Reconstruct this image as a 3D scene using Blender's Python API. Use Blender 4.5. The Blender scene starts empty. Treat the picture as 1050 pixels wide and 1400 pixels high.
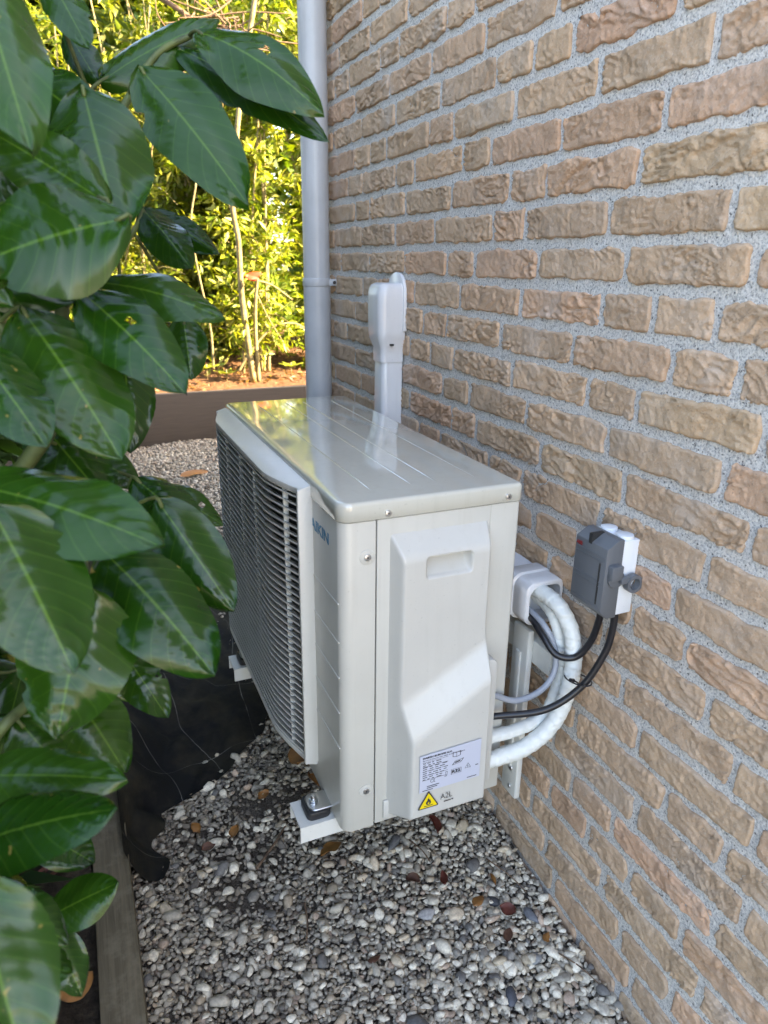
import bpy, bmesh, math, random
import numpy as np
from mathutils import Vector, Matrix
SC = bpy.context.scene
COL = SC.collection
rad = math.radians
random.seed(7)
RNG = np.random.default_rng(7)

# ------------------------------------------------------------------ camera, sky, sun, exposure
CAM_P = Vector((-0.5831, -0.8363, 0.8534)); CAM_E = (1.2318, -0.0114, -0.4039); FPX = 968.5
cd = bpy.data.cameras.new('camera'); cam = bpy.data.objects.new('camera', cd); COL.objects.link(cam)
cam.location = CAM_P; cam.rotation_euler = CAM_E
cd.sensor_fit = 'HORIZONTAL'; cd.sensor_width = 36; cd.lens = 36 * FPX / 1050
cd.clip_start = 0.02; cd.clip_end = 400
cd.dof.use_dof = True; cd.dof.focus_distance = 1.25; cd.dof.aperture_fstop = 10
SC.camera = cam
SUN_AZ_X, SUN_AZ_Y, SUN_EL = 0.85, -0.53, rad(33)       # direction towards the sun
w = bpy.data.worlds.new('World'); SC.world = w; w.use_nodes = True
wn = w.node_tree.nodes; wl = w.node_tree.links
bg = wn['Background']; sk = wn.new('ShaderNodeTexSky'); sk.sky_type = 'NISHITA'; sk.sun_disc = False
sk.sun_elevation = SUN_EL; sk.sun_rotation = math.atan2(SUN_AZ_X, SUN_AZ_Y)
sk.air_density = 1.0; sk.dust_density = 2.0; sk.ozone_density = 1.0
wl.new(sk.outputs[0], bg.inputs[0]); bg.inputs[1].default_value = 0.15
sd = bpy.data.lights.new('sun', 'SUN'); sun = bpy.data.objects.new('sun', sd); COL.objects.link(sun)
sd.energy = 5.0; sd.angle = rad(0.53); sd.color = (1.0, 0.83, 0.56)
S = Vector((SUN_AZ_X, SUN_AZ_Y, 0)).normalized() * math.cos(SUN_EL) + Vector((0, 0, math.sin(SUN_EL)))
sun.rotation_euler = S.to_track_quat('Z', 'Y').to_euler()
vs = SC.view_settings
vs.view_transform = 'Standard'; vs.look = 'None'; vs.gamma = 1.0; vs.exposure = 3.27
vs.use_white_balance = True; vs.white_balance_temperature = 7500; vs.white_balance_tint = 14
SC.cycles.max_bounces = 8

WALL_X, COURSE, Z0 = 0.14, 0.0625, 0.822
GZ = -0.29                                             # gravel level
CM = cam.rotation_euler.to_matrix()
def at(px, py, d):
    """point at depth d in front of the lens, seen at photo pixel px, py"""
    return CAM_P + CM @ Vector(((px - 525) / FPX, -(py - 700) / FPX, -1.0)) * d

# ------------------------------------------------------------------ helpers
def tag(o, label=None, cat=None, group=None, kind=None):
    if label: o['label'] = label
    if cat: o['category'] = cat
    if group: o['group'] = group
    if kind: o['kind'] = kind
    return o
def empty(name, loc, label, cat, group=None):
    o = bpy.data.objects.new(name, None); COL.objects.link(o); o.location = loc; o.empty_display_size = .05
    return tag(o, label, cat, group)
def link(name, me, mat, parent=None, smooth=True):
    if mat is not None and not me.materials: me.materials.append(mat)
    if smooth: me.shade_smooth()
    o = bpy.data.objects.new(name, me); COL.objects.link(o)
    if parent is not None:
        o.parent = parent
        o.matrix_parent_inverse = PINV(parent)
    return o
def PINV(p):
    return Matrix.Translation(-p.location)        # every part is modelled in world coordinates
def from_np(name, V, F, mat, parent=None, smooth=True, col=None, uv=None):
    V = np.asarray(V, np.float32); F = np.asarray(F, np.int32)
    me = bpy.data.meshes.new(name); n = F.shape[1]
    me.vertices.add(len(V)); me.vertices.foreach_set('co', V.ravel())
    me.loops.add(F.size); me.loops.foreach_set('vertex_index', F.ravel())
    me.polygons.add(len(F)); me.polygons.foreach_set('loop_start', np.arange(0, F.size, n, dtype=np.int32))
    me.update(calc_edges=True)
    if col is not None:
        a = me.color_attributes.new('tone', 'FLOAT_COLOR', 'POINT')
        c = np.ones((len(V), 4), np.float32); c[:, :3] = col; a.data.foreach_set('color', c.ravel())
    if uv is not None:
        l = me.uv_layers.new(name='UVMap'); l.data.foreach_set('uv', np.asarray(uv, np.float32)[F.ravel()].ravel())
    me.validate()
    return link(name, me, mat, parent, smooth)
def from_bm(name, bm, mat, parent=None, smooth=True, sharp=35):
    bmesh.ops.recalc_face_normals(bm, faces=bm.faces)
    if smooth:
        for e in bm.edges:
            if len(e.link_faces) == 2 and e.calc_face_angle() > rad(sharp): e.smooth = False
    me = bpy.data.meshes.new(name); bm.to_mesh(me); bm.free()
    return link(name, me, mat, parent, smooth)
def bev(bm, r, seg=3, ang=20):
    es = [e for e in bm.edges if len(e.link_faces) == 2 and e.calc_face_angle() > rad(ang)]
    bmesh.ops.bevel(bm, geom=es, offset=r, segments=seg, affect='EDGES', profile=.5, clamp_overlap=True)
def box_bm(x0, x1, y0, y1, z0, z1, bm=None):
    bm = bm or bmesh.new()
    m = Matrix.Translation(((x0 + x1) / 2, (y0 + y1) / 2, (z0 + z1) / 2)) @ Matrix.Diagonal((x1 - x0, y1 - y0, z1 - z0, 1))
    bmesh.ops.create_cube(bm, size=1, matrix=m); return bm
def box(name, b, mat, parent=None, r=0, seg=2):
    bm = box_bm(*b)
    if r: bev(bm, r, seg)
    return from_bm(name, bm, mat, parent)
def prism(poly, axis, a0, a1, bm=None):
    """polygon in the two other axes, extruded along axis"""
    bm = bm or bmesh.new()
    def P(p, a): return {'x': (a, p[0], p[1]), 'y': (p[0], a, p[1]), 'z': (p[0], p[1], a)}[axis]
    A = [bm.verts.new(P(p, a0)) for p in poly]; B = [bm.verts.new(P(p, a1)) for p in poly]; n = len(poly)
    bm.faces.new(A); bm.faces.new(B[::-1])
    for i in range(n): bm.faces.new((A[i], B[i], B[(i + 1) % n], A[(i + 1) % n]))
    bmesh.ops.recalc_face_normals(bm, faces=bm.faces)
    return bm
def rrect(x0, x1, y0, y1, r, seg=6):
    rs = r if hasattr(r, '__len__') else (r,) * 4        # corners: x0y0, x1y0, x1y1, x0y1
    out = []
    for i, (cx, cy, a) in enumerate(((x0, y0, 180), (x1, y0, 270), (x1, y1, 0), (x0, y1, 90))):
        rr = max(rs[i], 1e-4); ox = cx + rr * (1 if cx == x0 else -1); oy = cy + rr * (1 if cy == y0 else -1)
        for k in range(seg + 1):
            t = rad(a + 90 * k / seg); out.append((ox + rr * math.cos(t), oy + rr * math.sin(t)))
    return out
def spline(pts, n):
    P = np.array(pts, float); m = len(P); Q = np.vstack([2 * P[0] - P[1], P, 2 * P[-1] - P[-2]]); out = []
    per = max(2, n // (m - 1))
    for i in range(m - 1):
        for k in range(per):
            t = k / per; a, b, c, d = Q[i:i + 4]
            out.append(.5 * (2 * b + (c - a) * t + (2 * a - 5 * b + 4 * c - d) * t * t + (3 * b - a - 3 * c + d) * t ** 3))
    out.append(P[-1]); return np.array(out)
def tube_np(path, r, ns=10, cap=True):
    P = np.asarray(path, float); n = len(P); r = np.broadcast_to(r, (n,)) if not callable(r) else r
    T = np.gradient(P, axis=0); T /= np.linalg.norm(T, axis=1)[:, None] + 1e-12
    u = np.cross(T[0], (0, 0, 1.0)); u = u if np.linalg.norm(u) > .1 else np.cross(T[0], (1.0, 0, 0)); u /= np.linalg.norm(u)
    V = []; th = np.linspace(0, 2 * np.pi, ns, endpoint=False)
    for i in range(n):
        u = u - T[i] * (u @ T[i]); u /= np.linalg.norm(u); v = np.cross(T[i], u)
        V.append(P[i] + r[i] * (np.cos(th)[:, None] * u + np.sin(th)[:, None] * v))
    V = np.concatenate(V); F = []
    i = np.arange(n - 1)[:, None] * ns; j = np.arange(ns)[None]; k = (j + 1) % ns
    F = np.stack([i + j, i + k, i + ns + k, i + ns + j], -1).reshape(-1, 4)
    if cap:
        V = np.vstack([V, P[:1], P[-1:]]); c0, c1 = n * ns, n * ns + 1; j = np.arange(ns); k = (j + 1) % ns
        F = np.vstack([F, np.stack([k, j, np.full(ns, c0), np.full(ns, c0)], 1), np.stack([(n - 1) * ns + j, (n - 1) * ns + k, np.full(ns, c1), np.full(ns, c1)], 1)])
    return V, F
def tube(name, path, r, mat, parent=None, ns=10):
    V, F = tube_np(path, r, ns)
    me = bpy.data.meshes.new(name)
    me.from_pydata(V.tolist(), [], [f[:3] if f[2] == f[3] else f for f in F.tolist()]); me.update()
    return link(name, me, mat, parent)
def cyl(name, p0, p1, r, mat, parent=None, ns=20, b=0):
    bm = bmesh.new(); p0 = Vector(p0); p1 = Vector(p1); d = p1 - p0
    m = Matrix.Translation((p0 + p1) / 2) @ d.to_track_quat('Z', 'Y').to_matrix().to_4x4()
    bmesh.ops.create_cone(bm, cap_ends=True, segments=ns, radius1=r, radius2=r, depth=d.length, matrix=m)
    if b: bev(bm, b, 2, 50)
    return from_bm(name, bm, mat, parent)
# value noise
_T = RNG.random((256, 256))
def vn(x, y, s=0):
    x = np.asarray(x, float) + s * 17.31; y = np.asarray(y, float) + s * 9.77
    xi = np.floor(x).astype(int); yi = np.floor(y).astype(int); fx = x - xi; fy = y - yi
    fx = fx * fx * (3 - 2 * fx); fy = fy * fy * (3 - 2 * fy)
    g = lambda a, b: _T[a % 256, b % 256]
    return (g(xi, yi) * (1 - fx) + g(xi + 1, yi) * fx) * (1 - fy) + (g(xi, yi + 1) * (1 - fx) + g(xi + 1, yi + 1) * fx) * fy

# ------------------------------------------------------------------ materials
class M:
    def __init__(s, name, col=(.5, .5, .5), rough=.5, metal=0, spec=.5, coat=0):
        s.m = bpy.data.materials.new(name); s.m.use_nodes = True; s.t = s.m.node_tree; s.p = s.t.nodes['Principled BSDF']
        s.p.inputs['Base Color'].default_value = (*col, 1); s.p.inputs['Roughness'].default_value = rough
        s.p.inputs['Metallic'].default_value = metal; s.p.inputs['Specular IOR Level'].default_value = spec
        s.p.inputs['Coat Weight'].default_value = coat; s.p.inputs['Coat Roughness'].default_value = .08
        s._pos = None
    def n(s, typ, **k):
        o = s.t.nodes.new('ShaderNode' + typ)
        for a, v in k.items():
            if a in o.inputs: s.set(o.inputs[a], v)
            else: setattr(o, a, v)
        return o
    def set(s, sock, v):
        if isinstance(v, bpy.types.NodeSocket): s.t.links.new(v, sock)
        elif hasattr(v, '__len__') and len(v) == 3 and sock.type == 'RGBA': sock.default_value = (*v, 1)
        else: sock.default_value = v
    def pos(s):
        if not s._pos: s._pos = s.n('NewGeometry').outputs['Position']
        return s._pos
    def noise(s, scale, detail=4, rough=.55, dist=0, vec=None):
        o = s.n('TexNoise', Scale=scale, Detail=detail, Roughness=rough, Distortion=dist); s.set(o.inputs['Vector'], vec or s.pos()); return o.outputs[0]
    def ramp(s, fac, stops):
        o = s.n('ValToRGB'); s.set(o.inputs[0], fac); e = o.color_ramp.elements
        while len(e) < len(stops): e.new(.5)
        for el, (p, c) in zip(e, stops): el.position = p; el.color = (*c, 1) if hasattr(c, '__len__') else (c, c, c, 1)
        return o.outputs[0]
    def mix(s, fac, a, b, mode='MIX'):
        o = s.n('Mix', data_type='RGBA', blend_type=mode); s.set(o.inputs[0], fac); s.set(o.inputs[6], a); s.set(o.inputs[7], b); return o.outputs[2]
    def math(s, op, a, b=0.0):
        o = s.n('Math', operation=op); s.set(o.inputs[0], a); s.set(o.inputs[1], b); return o.outputs[0]
    def vmath(s, op, a, b):
        o = s.n('VectorMath', operation=op); s.set(o.inputs[0], a); s.set(o.inputs[1], b); return o.outputs[0]
    def attr(s, name='tone'):
        return s.n('Attribute', attribute_name=name).outputs['Color']
    def base(s, c): s.set(s.p.inputs['Base Color'], c); return s
    def rough(s, c): s.set(s.p.inputs['Roughness'], c); return s
    def bump(s, h, strength=.5, dist=.002):
        o = s.n('Bump', Strength=strength, Distance=dist); s.set(o.inputs['Height'], h)
        pn = s.p.inputs['Normal']
        if pn.is_linked: s.t.links.new(pn.links[0].from_socket, o.inputs['Normal'])
        s.t.links.new(o.outputs[0], pn); return s

def painted(name, col, rough, dirt_shade=.06, coat=0, spec=.5):
    a = M(name, col, rough, coat=coat, spec=spec)
    nz = a.noise(9, 5); d = tuple(c * (1 - dirt_shade) * .98 for c in col)
    c = a.mix(a.ramp(nz, [(.35, 0.0), (.75, 1.0)]), col, d)
    mp = a.n('Mapping'); a.set(mp.inputs['Vector'], a.pos()); mp.inputs['Scale'].default_value = (60, 60, 3.5)
    sk_ = a.ramp(a.noise(1.0, 5, .65, .3, mp.outputs[0]), [(.52, 0.0), (.8, 1.0)])
    c = a.mix(a.math('MULTIPLY', sk_, min(.5, dirt_shade * 3.2)), c, tuple(x * .62 for x in (col[0] * 1.02, col[1], col[2] * .93)))
    sp = a.ramp(a.noise(240, 2, .5), [(.70, 0.0), (.74, 1.0)]); c = a.mix(a.math('MULTIPLY', sp, .25), c, tuple(x * .45 for x in col))
    a.base(c)
    a.rough(a.math('ADD', a.math('MULTIPLY', a.noise(40, 3), .12), rough - .06))
    a.bump(a.noise(900, 2), .04, .0004)
    return a.m
MT = {}
MT['casing'] = painted('casing_paint', (.525, .518, .472), .34)
MT['lid'] = painted('lid_paint', (.53, .525, .465), .07, coat=1.0)
MT['cover'] = painted('cover_plastic', (.53, .525, .49), .38)
MT['grille'] = painted('grille_plastic', (.60, .595, .555), .32)
MT['black'] = M('dark_interior', (.02, .02, .02), .6).m
MT['seam'] = M('seam_shadow_gap', (.05, .05, .05), .7).m
MT['white_metal'] = painted('bracket_paint', (.68, .68, .64), .36)
MT['duct'] = painted('trunking_plastic', (.66, .66, .67), .22, .05)
MT['pipe'] = painted('downpipe_plastic', (.46, .475, .495), .34, .14)
MT['grey_plastic'] = painted('grey_switch_plastic', (.115, .125, .138), .42)
MT['white_plastic'] = painted('white_switch_plastic', (.72, .75, .78), .4)
MT['rubber'] = M('black_rubber', (.018, .018, .02), .45).m
MT['cable'] = M('black_cable', (.014, .014, .017), .32).m
MT['greycable'] = M('grey_cable', (.30, .32, .36), .4).m
MT['steel'] = M('zinc_steel', (.62, .63, .64), .28, 1).m
MT['ink'] = M('print_ink', (.03, .03, .035), .6).m
MT['brand'] = M('brand_blue', (.0, .16, .30), .4).m
MT['red'] = M('red_print', (.26, .008, .008), .5).m
MT['yellow'] = M('warning_yellow', (.80, .60, .01), .4).m
MT['label'] = M('label_film', (.49, .515, .61), .35).m
a = M('pipe_wrap', (.68, .70, .67), .42)
wv = a.n('TexWave', wave_type='BANDS', bands_direction='Z', Scale=26, Distortion=6, Detail=3); a.set(wv.inputs['Vector'], a.pos()); wv.inputs['Detail Scale'].default_value = 2
a.bump(wv.outputs[1], .3, .002); a.bump(a.noise(160, 3), .3, .0010); MT['wrap'] = a.m

# rough hand-moulded brick
a = M('handmade_brick', (.36, .26, .18), .88, spec=.34)
off = a.vmath('SCALE', a.attr('shift'), (0, 0, 0)); off.node.inputs['Scale'].default_value = 40
bp = a.vmath('ADD', a.pos(), off)
n1 = a.noise(26, 5, .6, .6, bp); n2 = a.noise(380, 4, .7, 0, bp)
c = a.mix(a.ramp(n1, [(.25, 0.0), (.8, 1.0)]), a.mix(1.0, a.attr(), (.86, .85, .84), 'MULTIPLY'), a.mix(1.0, a.attr(), (1.10, 1.09, 1.07), 'MULTIPLY'))
c = a.mix(a.math('MULTIPLY', a.ramp(n2, [(.5, 0.0), (.72, 1.0)]), .4), c, (.60, .53, .46))
c = a.mix(a.math('MULTIPLY', a.ramp(a.noise(300, 2, .5, 0, bp), [(.28, 1.0), (.36, 0.0)]), .5), c, (.20, .15, .11))
c = a.mix(a.math('MULTIPLY', a.ramp(a.noise(9, 4, .6), [(.52, 0.0), (.75, 1.0)]), .35), c, (.55, .51, .47))
wp = a.n('TexNoise', Scale=20, Detail=2); a.set(wp.inputs['Vector'], bp)
wv_ = a.vmath('SCALE', a.vmath('SUBTRACT', wp.outputs['Color'], (.5, .5, .5)), (0, 0, 0)); wv_.node.inputs['Scale'].default_value = .05
st = a.n('Mapping'); a.set(st.inputs['Vector'], a.vmath('ADD', bp, wv_)); st.inputs['Scale'].default_value = (1, .45, 1.5)
rn = a.n('TexNoise', noise_type='RIDGED_MULTIFRACTAL', Scale=55, Detail=4, Roughness=.55); a.set(rn.inputs['Vector'], st.outputs[0])
rid = a.ramp(rn.outputs[0], [(.55, 1.0), (.85, 0.0)])
msk = a.ramp(a.noise(16, 2, .5, 0, bp), [(.36, .25), (.6, 1.0)])
a.base(c)
a.bump(a.math('MULTIPLY', rid, msk), 1.0, .006); a.bump(n1, .3, .003); a.bump(n2, .8, .002)
MT['brick'] = a.m
a = M('sandy_mortar', (.42, .43, .43), .95, spec=.15)
g = a.noise(300, 3, .8); g2 = a.noise(14, 3)
vo = a.n('TexVoronoi', Scale=420); a.set(vo.inputs['Vector'], a.pos())
c = a.ramp(g, [(.35, (.26, .255, .25)), (.45, (.58, .57, .555)), (.58, (.82, .79, .745))])
c = a.mix(a.ramp(vo.outputs['Color'], [(.10, 1.0), (.16, 0.0)]), c, (.09, .09, .09))
a.base(a.mix(a.math('MULTIPLY', g2, .3), c, (.52, .49, .45)))
a.bump(g, 1.0, .004); a.bump(a.noise(60, 4), .5, .004); MT['mortar'] = a.m
a = M('bounce_paving', (.34, .32, .29), .9); a.base(a.mix(a.noise(8, 5), (.36, .34, .31), (.28, .265, .24))); MT['bounce_paving'] = a.m
a = M('house_render', (.35, .28, .22), .9); MT['house'] = a.m
# ground
a = M('dark_earth', (.05, .036, .026), .95, spec=.2)
a.base(a.ramp(a.noise(55, 6, .7), [(.3, (.018, .014, .011)), (.55, (.05, .038, .028)), (.8, (.11, .085, .06))])); a.bump(a.noise(120, 5, .7), .9, .01); MT['earth'] = a.m
a = M('grit', (.14, .115, .09), .95, spec=.15)
a.base(a.ramp(a.noise(260, 5, .75), [(.3, (.05, .04, .032)), (.5, (.15, .125, .10)), (.72, (.30, .26, .22))])); a.bump(a.noise(200, 5, .7), 1, .006); MT['grit'] = a.m
a = M('bed_soil', (.16, .085, .05), .95, spec=.15)
a.base(a.ramp(a.noise(38, 6, .72), [(.3, (.045, .022, .014)), (.5, (.15, .08, .045)), (.75, (.26, .16, .09))])); a.bump(a.noise(60, 6, .7), 1, .02); MT['soil'] = a.m
a = M('pebbles', (.4, .4, .4), .62, spec=.4)
n1 = a.noise(160, 4, .65); a.base(a.mix(1.0, a.attr(), a.ramp(n1, [(.3, .62), (.7, 1.15)]), 'MULTIPLY')); a.bump(a.noise(500, 3), .35, .001); MT['pebble'] = a.m
a = M('edging_board', (.075, .07, .05), .8, spec=.3)
st = a.n('Mapping'); a.set(st.inputs['Vector'], a.pos()); st.inputs['Scale'].default_value = (30, 1.2, 30)
gr = a.noise(4, 6, .7, .4, st.outputs[0]); a.base(a.mix(a.ramp(a.noise(20, 5, .7), [(.5, 0.0), (.8, 1.0)]), a.ramp(gr, [(.3, (.075, .062, .04)), (.7, (.165, .135, .09))]), (.21, .18, .13)))
a.bump(gr, .5, .002); MT['board'] = a.m
a = M('retaining_board', (.16, .12, .09), .85, spec=.34)
st = a.n('Mapping'); a.set(st.inputs['Vector'], a.pos()); st.inputs['Scale'].default_value = (1.0, 25, 25)
gr = a.noise(5, 6, .7, .5, st.outputs[0]); a.base(a.mix(a.noise(12, 4), a.ramp(gr, [(.3, (.065, .054, .046)), (.7, (.125, .102, .085))]), (.10, .08, .066))); a.bump(gr, .4, .003); MT['farboard'] = a.m
# weed membrane with woven guide threads
a = M('weed_membrane', (.012, .012, .013), .85, spec=.12)
uv = a.n('UVMap').outputs[0]; sx = a.n('SeparateXYZ'); a.set(sx.inputs[0], uv)
def thr(s, per, wd):
    f = a.math('FRACT', a.math('DIVIDE', s, per)); return a.math('LESS_THAN', a.math('ABSOLUTE', a.math('SUBTRACT', f, .5)), wd / per)
t = a.math('MAXIMUM', thr(sx.outputs[0], .135, .0008), thr(sx.outputs[1], .30, .0008))
t = a.math('MULTIPLY', t, a.ramp(a.noise(11, 3), [(.42, .05), (.66, .6)]))
c = a.mix(a.ramp(a.noise(7, 5, .7), [(.45, 0.0), (.75, 1.0)]), (.010, .010, .010), (.040, .034, .022))
a.base(a.mix(t, c, (.30, .29, .26))); a.bump(a.noise(60, 4), .35, .004)
ww = a.n('TexWave', Scale=180); a.set(ww.inputs['Vector'], uv); a.bump(ww.outputs[1], .25, .0008); MT['fabric'] = a.m
# leaves
def leafmat(name, dark, light, rib, rough, trans=.18, coat=.25):
    a = M(name, dark, rough, coat=coat, spec=.34)
    uv = a.n('UVMap').outputs[0]; sx = a.n('SeparateXYZ'); a.set(sx.inputs[0], uv)
    av = a.math('ABSOLUTE', sx.outputs[1])
    rnd = a.n('ObjectInfo').outputs['Random']
    base = a.mix(a.noise(22, 4), dark, light)
    base = a.mix(a.math('MULTIPLY', rnd, .22), base, tuple(.5 * (x + y) * 1.15 for x, y in zip(light, rib)))
    fl = a.math('ABSOLUTE', a.math('SUBTRACT', a.math('FRACT', a.math('SUBTRACT', a.math('MULTIPLY', sx.outputs[0], 9.0), a.math('MULTIPLY', av, 2.1))), .5))
    vein = a.math('MULTIPLY', a.ramp(fl, [(0, 1.0), (.06, 0.0)]), .20)
    mid = a.ramp(av, [(.008, 1.0), (.045, 0.0)])
    base = a.mix(vein, base, rib); base = a.mix(a.math('MULTIPLY', mid, .6), base, rib)
    spots = a.ramp(a.noise(70, 2, .5), [(.735, 0.0), (.76, 1.0)])
    base = a.mix(a.math('MULTIPLY', spots, .8), base, (.22, .17, .04))
    a.base(base); a.rough(a.math('ADD', a.math('MULTIPLY', a.noise(30, 3), .16), rough - .08))
    a.bump(a.noise(160, 3), .12, .001)
    tr = a.n('BsdfTranslucent'); a.set(tr.inputs[0], a.mix(1.0, base, (1.6, 1.7, .5), 'MULTIPLY'))
    mx = a.n('MixShader', Fac=trans); a.t.links.new(a.p.outputs[0], mx.inputs[1]); a.t.links.new(tr.outputs[0], mx.inputs[2])
    a.t.links.new(mx.outputs[0], a.t.nodes['Material Output'].inputs[0]); return a.m
MT['laurel'] = leafmat('laurel_leaf', (.0055, .027, .0025), (.012, .054, .004), (.09, .19, .022), .20, .10, 0)
def foliage(name, trans=.35, rough=.45):
    a = M(name, (.1, .14, .03), rough, spec=.4); a.base(a.attr())
    tr = a.n('BsdfTranslucent'); a.set(tr.inputs[0], a.mix(1.0, a.attr(), (1.25, 1.2, .45), 'MULTIPLY'))
    mx = a.n('MixShader', Fac=trans); a.t.links.new(a.p.outputs[0], mx.inputs[1]); a.t.links.new(tr.outputs[0], mx.inputs[2])
    a.t.links.new(mx.outputs[0], a.t.nodes['Material Output'].inputs[0]); return a.m
MT['foliage'] = foliage('hedge_leaves')
a = M('shrub_bark', (.2, .16, .08), .8); a.base(a.ramp(a.noise(30, 5), [(.3, (.12, .095, .04)), (.7, (.30, .25, .12))])); a.bump(a.noise(90, 4), .5, .004); MT['bark'] = a.m
a = M('laurel_stem', (.07, .09, .03), .6); a.base(a.ramp(a.noise(40, 4), [(.3, (.045, .06, .018)), (.7, (.12, .16, .045))])); MT['stem'] = a.m
a = M('dry_twig', (.13, .075, .045), .85); a.base(a.ramp(a.noise(60, 4), [(.3, (.07, .04, .025)), (.7, (.22, .14, .085))])); MT['twig'] = a.m
def dead(name, c0, c1):
    a = M(name, c0, .6); a.base(a.mix(a.noise(90, 4), c0, c1)); a.bump(a.noise(140, 4), .4, .002); return a.m
MT['dead_orange'] = dead('dry_leaf_orange', (.34, .15, .035), (.20, .085, .025))
MT['dead_brown'] = dead('dry_leaf_brown', (.13, .055, .03), (.07, .03, .018))
MT['dead_red'] = dead('dry_leaf_red', (.16, .03, .015), (.07, .022, .015))
MT['red_leaf'] = dead('red_leaf', (.70, .05, .01), (.50, .03, .008))

# ------------------------------------------------------------------ the house wall: mortar, single bricks
HOUSE_Y1, HOUSE_H = 1.33, 3.06
house = empty('brick_house', (WALL_X + .2, 0, GZ), 'house wall of rough tan handmade bricks with wide grey sandy mortar joints', 'house')
MORT = WALL_X + .0024
box('mortar', (MORT, MORT + .12, -2.71, HOUSE_Y1 - .004, GZ - .25, HOUSE_H), MT['mortar'], house)
box('house_core', (MORT + .121, 9.0, -2.7, HOUSE_Y1 - .006, GZ - .25, HOUSE_H - .002), MT['house'], house)
box('roof_edge', (WALL_X - .03, 9.05, -2.7, HOUSE_Y1 + .03, HOUSE_H + .001, HOUSE_H + .09), MT['pipe'], house, .006)
ROWS = {-17: [-.294, -.182], -16: [-.34, -.127], -15: [-.293, -.181], -14: [-.34, -.129], -13: [-.378, -.173], -12: [-.332, -.225],
 -11: [-.368, -.157], -10: [-.321, -.107], -9: [-.266], -8: [-.216], -7: [-.18, .154], -6: [-.225, -.013, .205, .32, .529],
 -5: [-.279, -.056, .156, .377, .479], -4: [-.227, -.008, .206, .411, .524], -3: [-.27, -.061, .049, .261, .482],
 -2: [-.222, -.115, .095, .308, .518, .629], -1: [-.069, .037, .25, .467], 0: [-.217, -.004, .206, .416, .528, .736, .952],
 1: [-.173, .041, .252, .355, .588, .792, 1.002], 2: [-.01, .2, .308, .52, .737, .952, 1.051], 3: [-.044, .171, .377, .48, .694, .792, .999],
 4: [-.11, .094, .308, .521, .626, .848, .948], 5: [-.045, .162, .262, .374, .579, .799, 1.007], 6: [.208, .416, .625, .834, 1.05],
 7: [.564, .785, .89, 1.094], 8: [.743, .954], 9: [1.001]}
def row_joints(k):
    r = random.Random(k * 31 + 5); J = list(ROWS.get(k, [r.uniform(-.1, .1)]))
    out = [J[0]]
    for b in J[1:]:
        while b - out[-1] > .26: out.append(out[-1] + (.2125 if b - out[-1] > .38 else .107 if r.random() < .5 else .2125))
        if b - out[-1] > .05: out.append(b)
    while out[0] > -2.6: out.insert(0, out[0] - (.107 if r.random() < .3 else .2125))
    while out[-1] < HOUSE_Y1 - .05: out.append(min(HOUSE_Y1 + .006, out[-1] + (.107 if r.random() < .3 else .2125)))
    out[-1] = HOUSE_Y1 + .006
    return out
PAL = [(.40, .272, .178), (.415, .28, .184), (.40, .275, .186), (.42, .288, .192), (.385, .264, .176), (.41, .27, .178), (.39, .27, .178)]
def brick_tone(k, y, r):
    c = 1.30 * np.array(PAL[r.randrange(len(PAL))]) * r.uniform(.92, 1.06)
    if r.random() < .10 or (k in (2, 3) and r.random() < .35): c = c * np.array((1.05, .975, .97))
    if r.random() < .10: c = c * np.array((.96, .98, .94))
    return c
def brick_grid(L, H, seed, nu, nv):
    u = np.linspace(-1, 1, nu); v = np.linspace(-1, 1, nv)
    e = lambda t: np.sign(t) * (1 - (1 - np.abs(t)) ** 1.12)          # a little denser towards the edges
    U, Vv = np.meshgrid(e(u), e(v), indexing='ij')
    a = U * L / 2; b = Vv * H / 2
    rc = .1 + .6 * vn(seed, .5, 3) ** 2
    a = a - np.sign(U) * .010 * rc * np.abs(U) ** 10 * np.abs(Vv) ** 6
    b = b - np.sign(Vv) * .006 * rc * np.abs(Vv) ** 6 * np.abs(U) ** 14
    b = b + (vn(a * 38, Vv * 1.2 + 4, seed) - .5) * .0058 * np.abs(Vv) ** 3 + (vn(a * 110, Vv + 9, seed) - .5) * .0034 * np.abs(Vv) ** 3
    a = a + (vn(U * 1.1, b * 60, seed + 1) - .5) * .006 * np.abs(U) ** 4
    low = vn(a * 18, b * 26, seed + 2) - .5
    wx = vn(a * 30, b * 40, seed + 3) * .9; wy = vn(a * 30 + 5, b * 40, seed + 4) * .9
    ang = (vn(seed * 1.7, 2.2, 5) - .5) * 1.5; ca, sa = math.cos(ang), math.sin(ang)
    p = (a * ca + b * sa); q = (-a * sa + b * ca)
    n = vn(p * 9 + wx, q * 34 + wy, seed + 6) * .74 + vn(p * 26 + wy * 2, q * 100 + wx * 2, seed + 9) * .26
    amp = .35 + 1.25 * vn(seed * .77, 1.4, 9); k = 5 + 5 * vn(seed * .41, 3.1, 11)
    saw = (n * k) % 1.0; fold = np.where(saw < .80, saw / .80, (1 - saw) / .20) ** 1.3                # overlapping folds with a sharp lip
    cr1 = vn(p * 14 + wy * 1.8 + 7, q * 55 + wx * 1.8, seed + 12); cut = np.clip(1 - np.abs(cr1 - .5) / .042, 0, 1)
    msk = amp * np.clip((vn(a * 12 + 3, b * 18, seed + 7) - .26) * 3, 0.15, 1)
    n2 = vn(a * 240, b * 240, seed + 8) - .5
    edge = np.minimum((1 - np.abs(U)) * L / 2, (1 - np.abs(Vv)) * H / 2)
    d = -.0024 + low * .0026 - (fold - .5) * msk * .0042 + cut * msk * .0056 + n2 * .0022 
    d = np.minimum(d, .0020) + np.exp(-edge / .0009) * .0040
    return a, b, d
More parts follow.
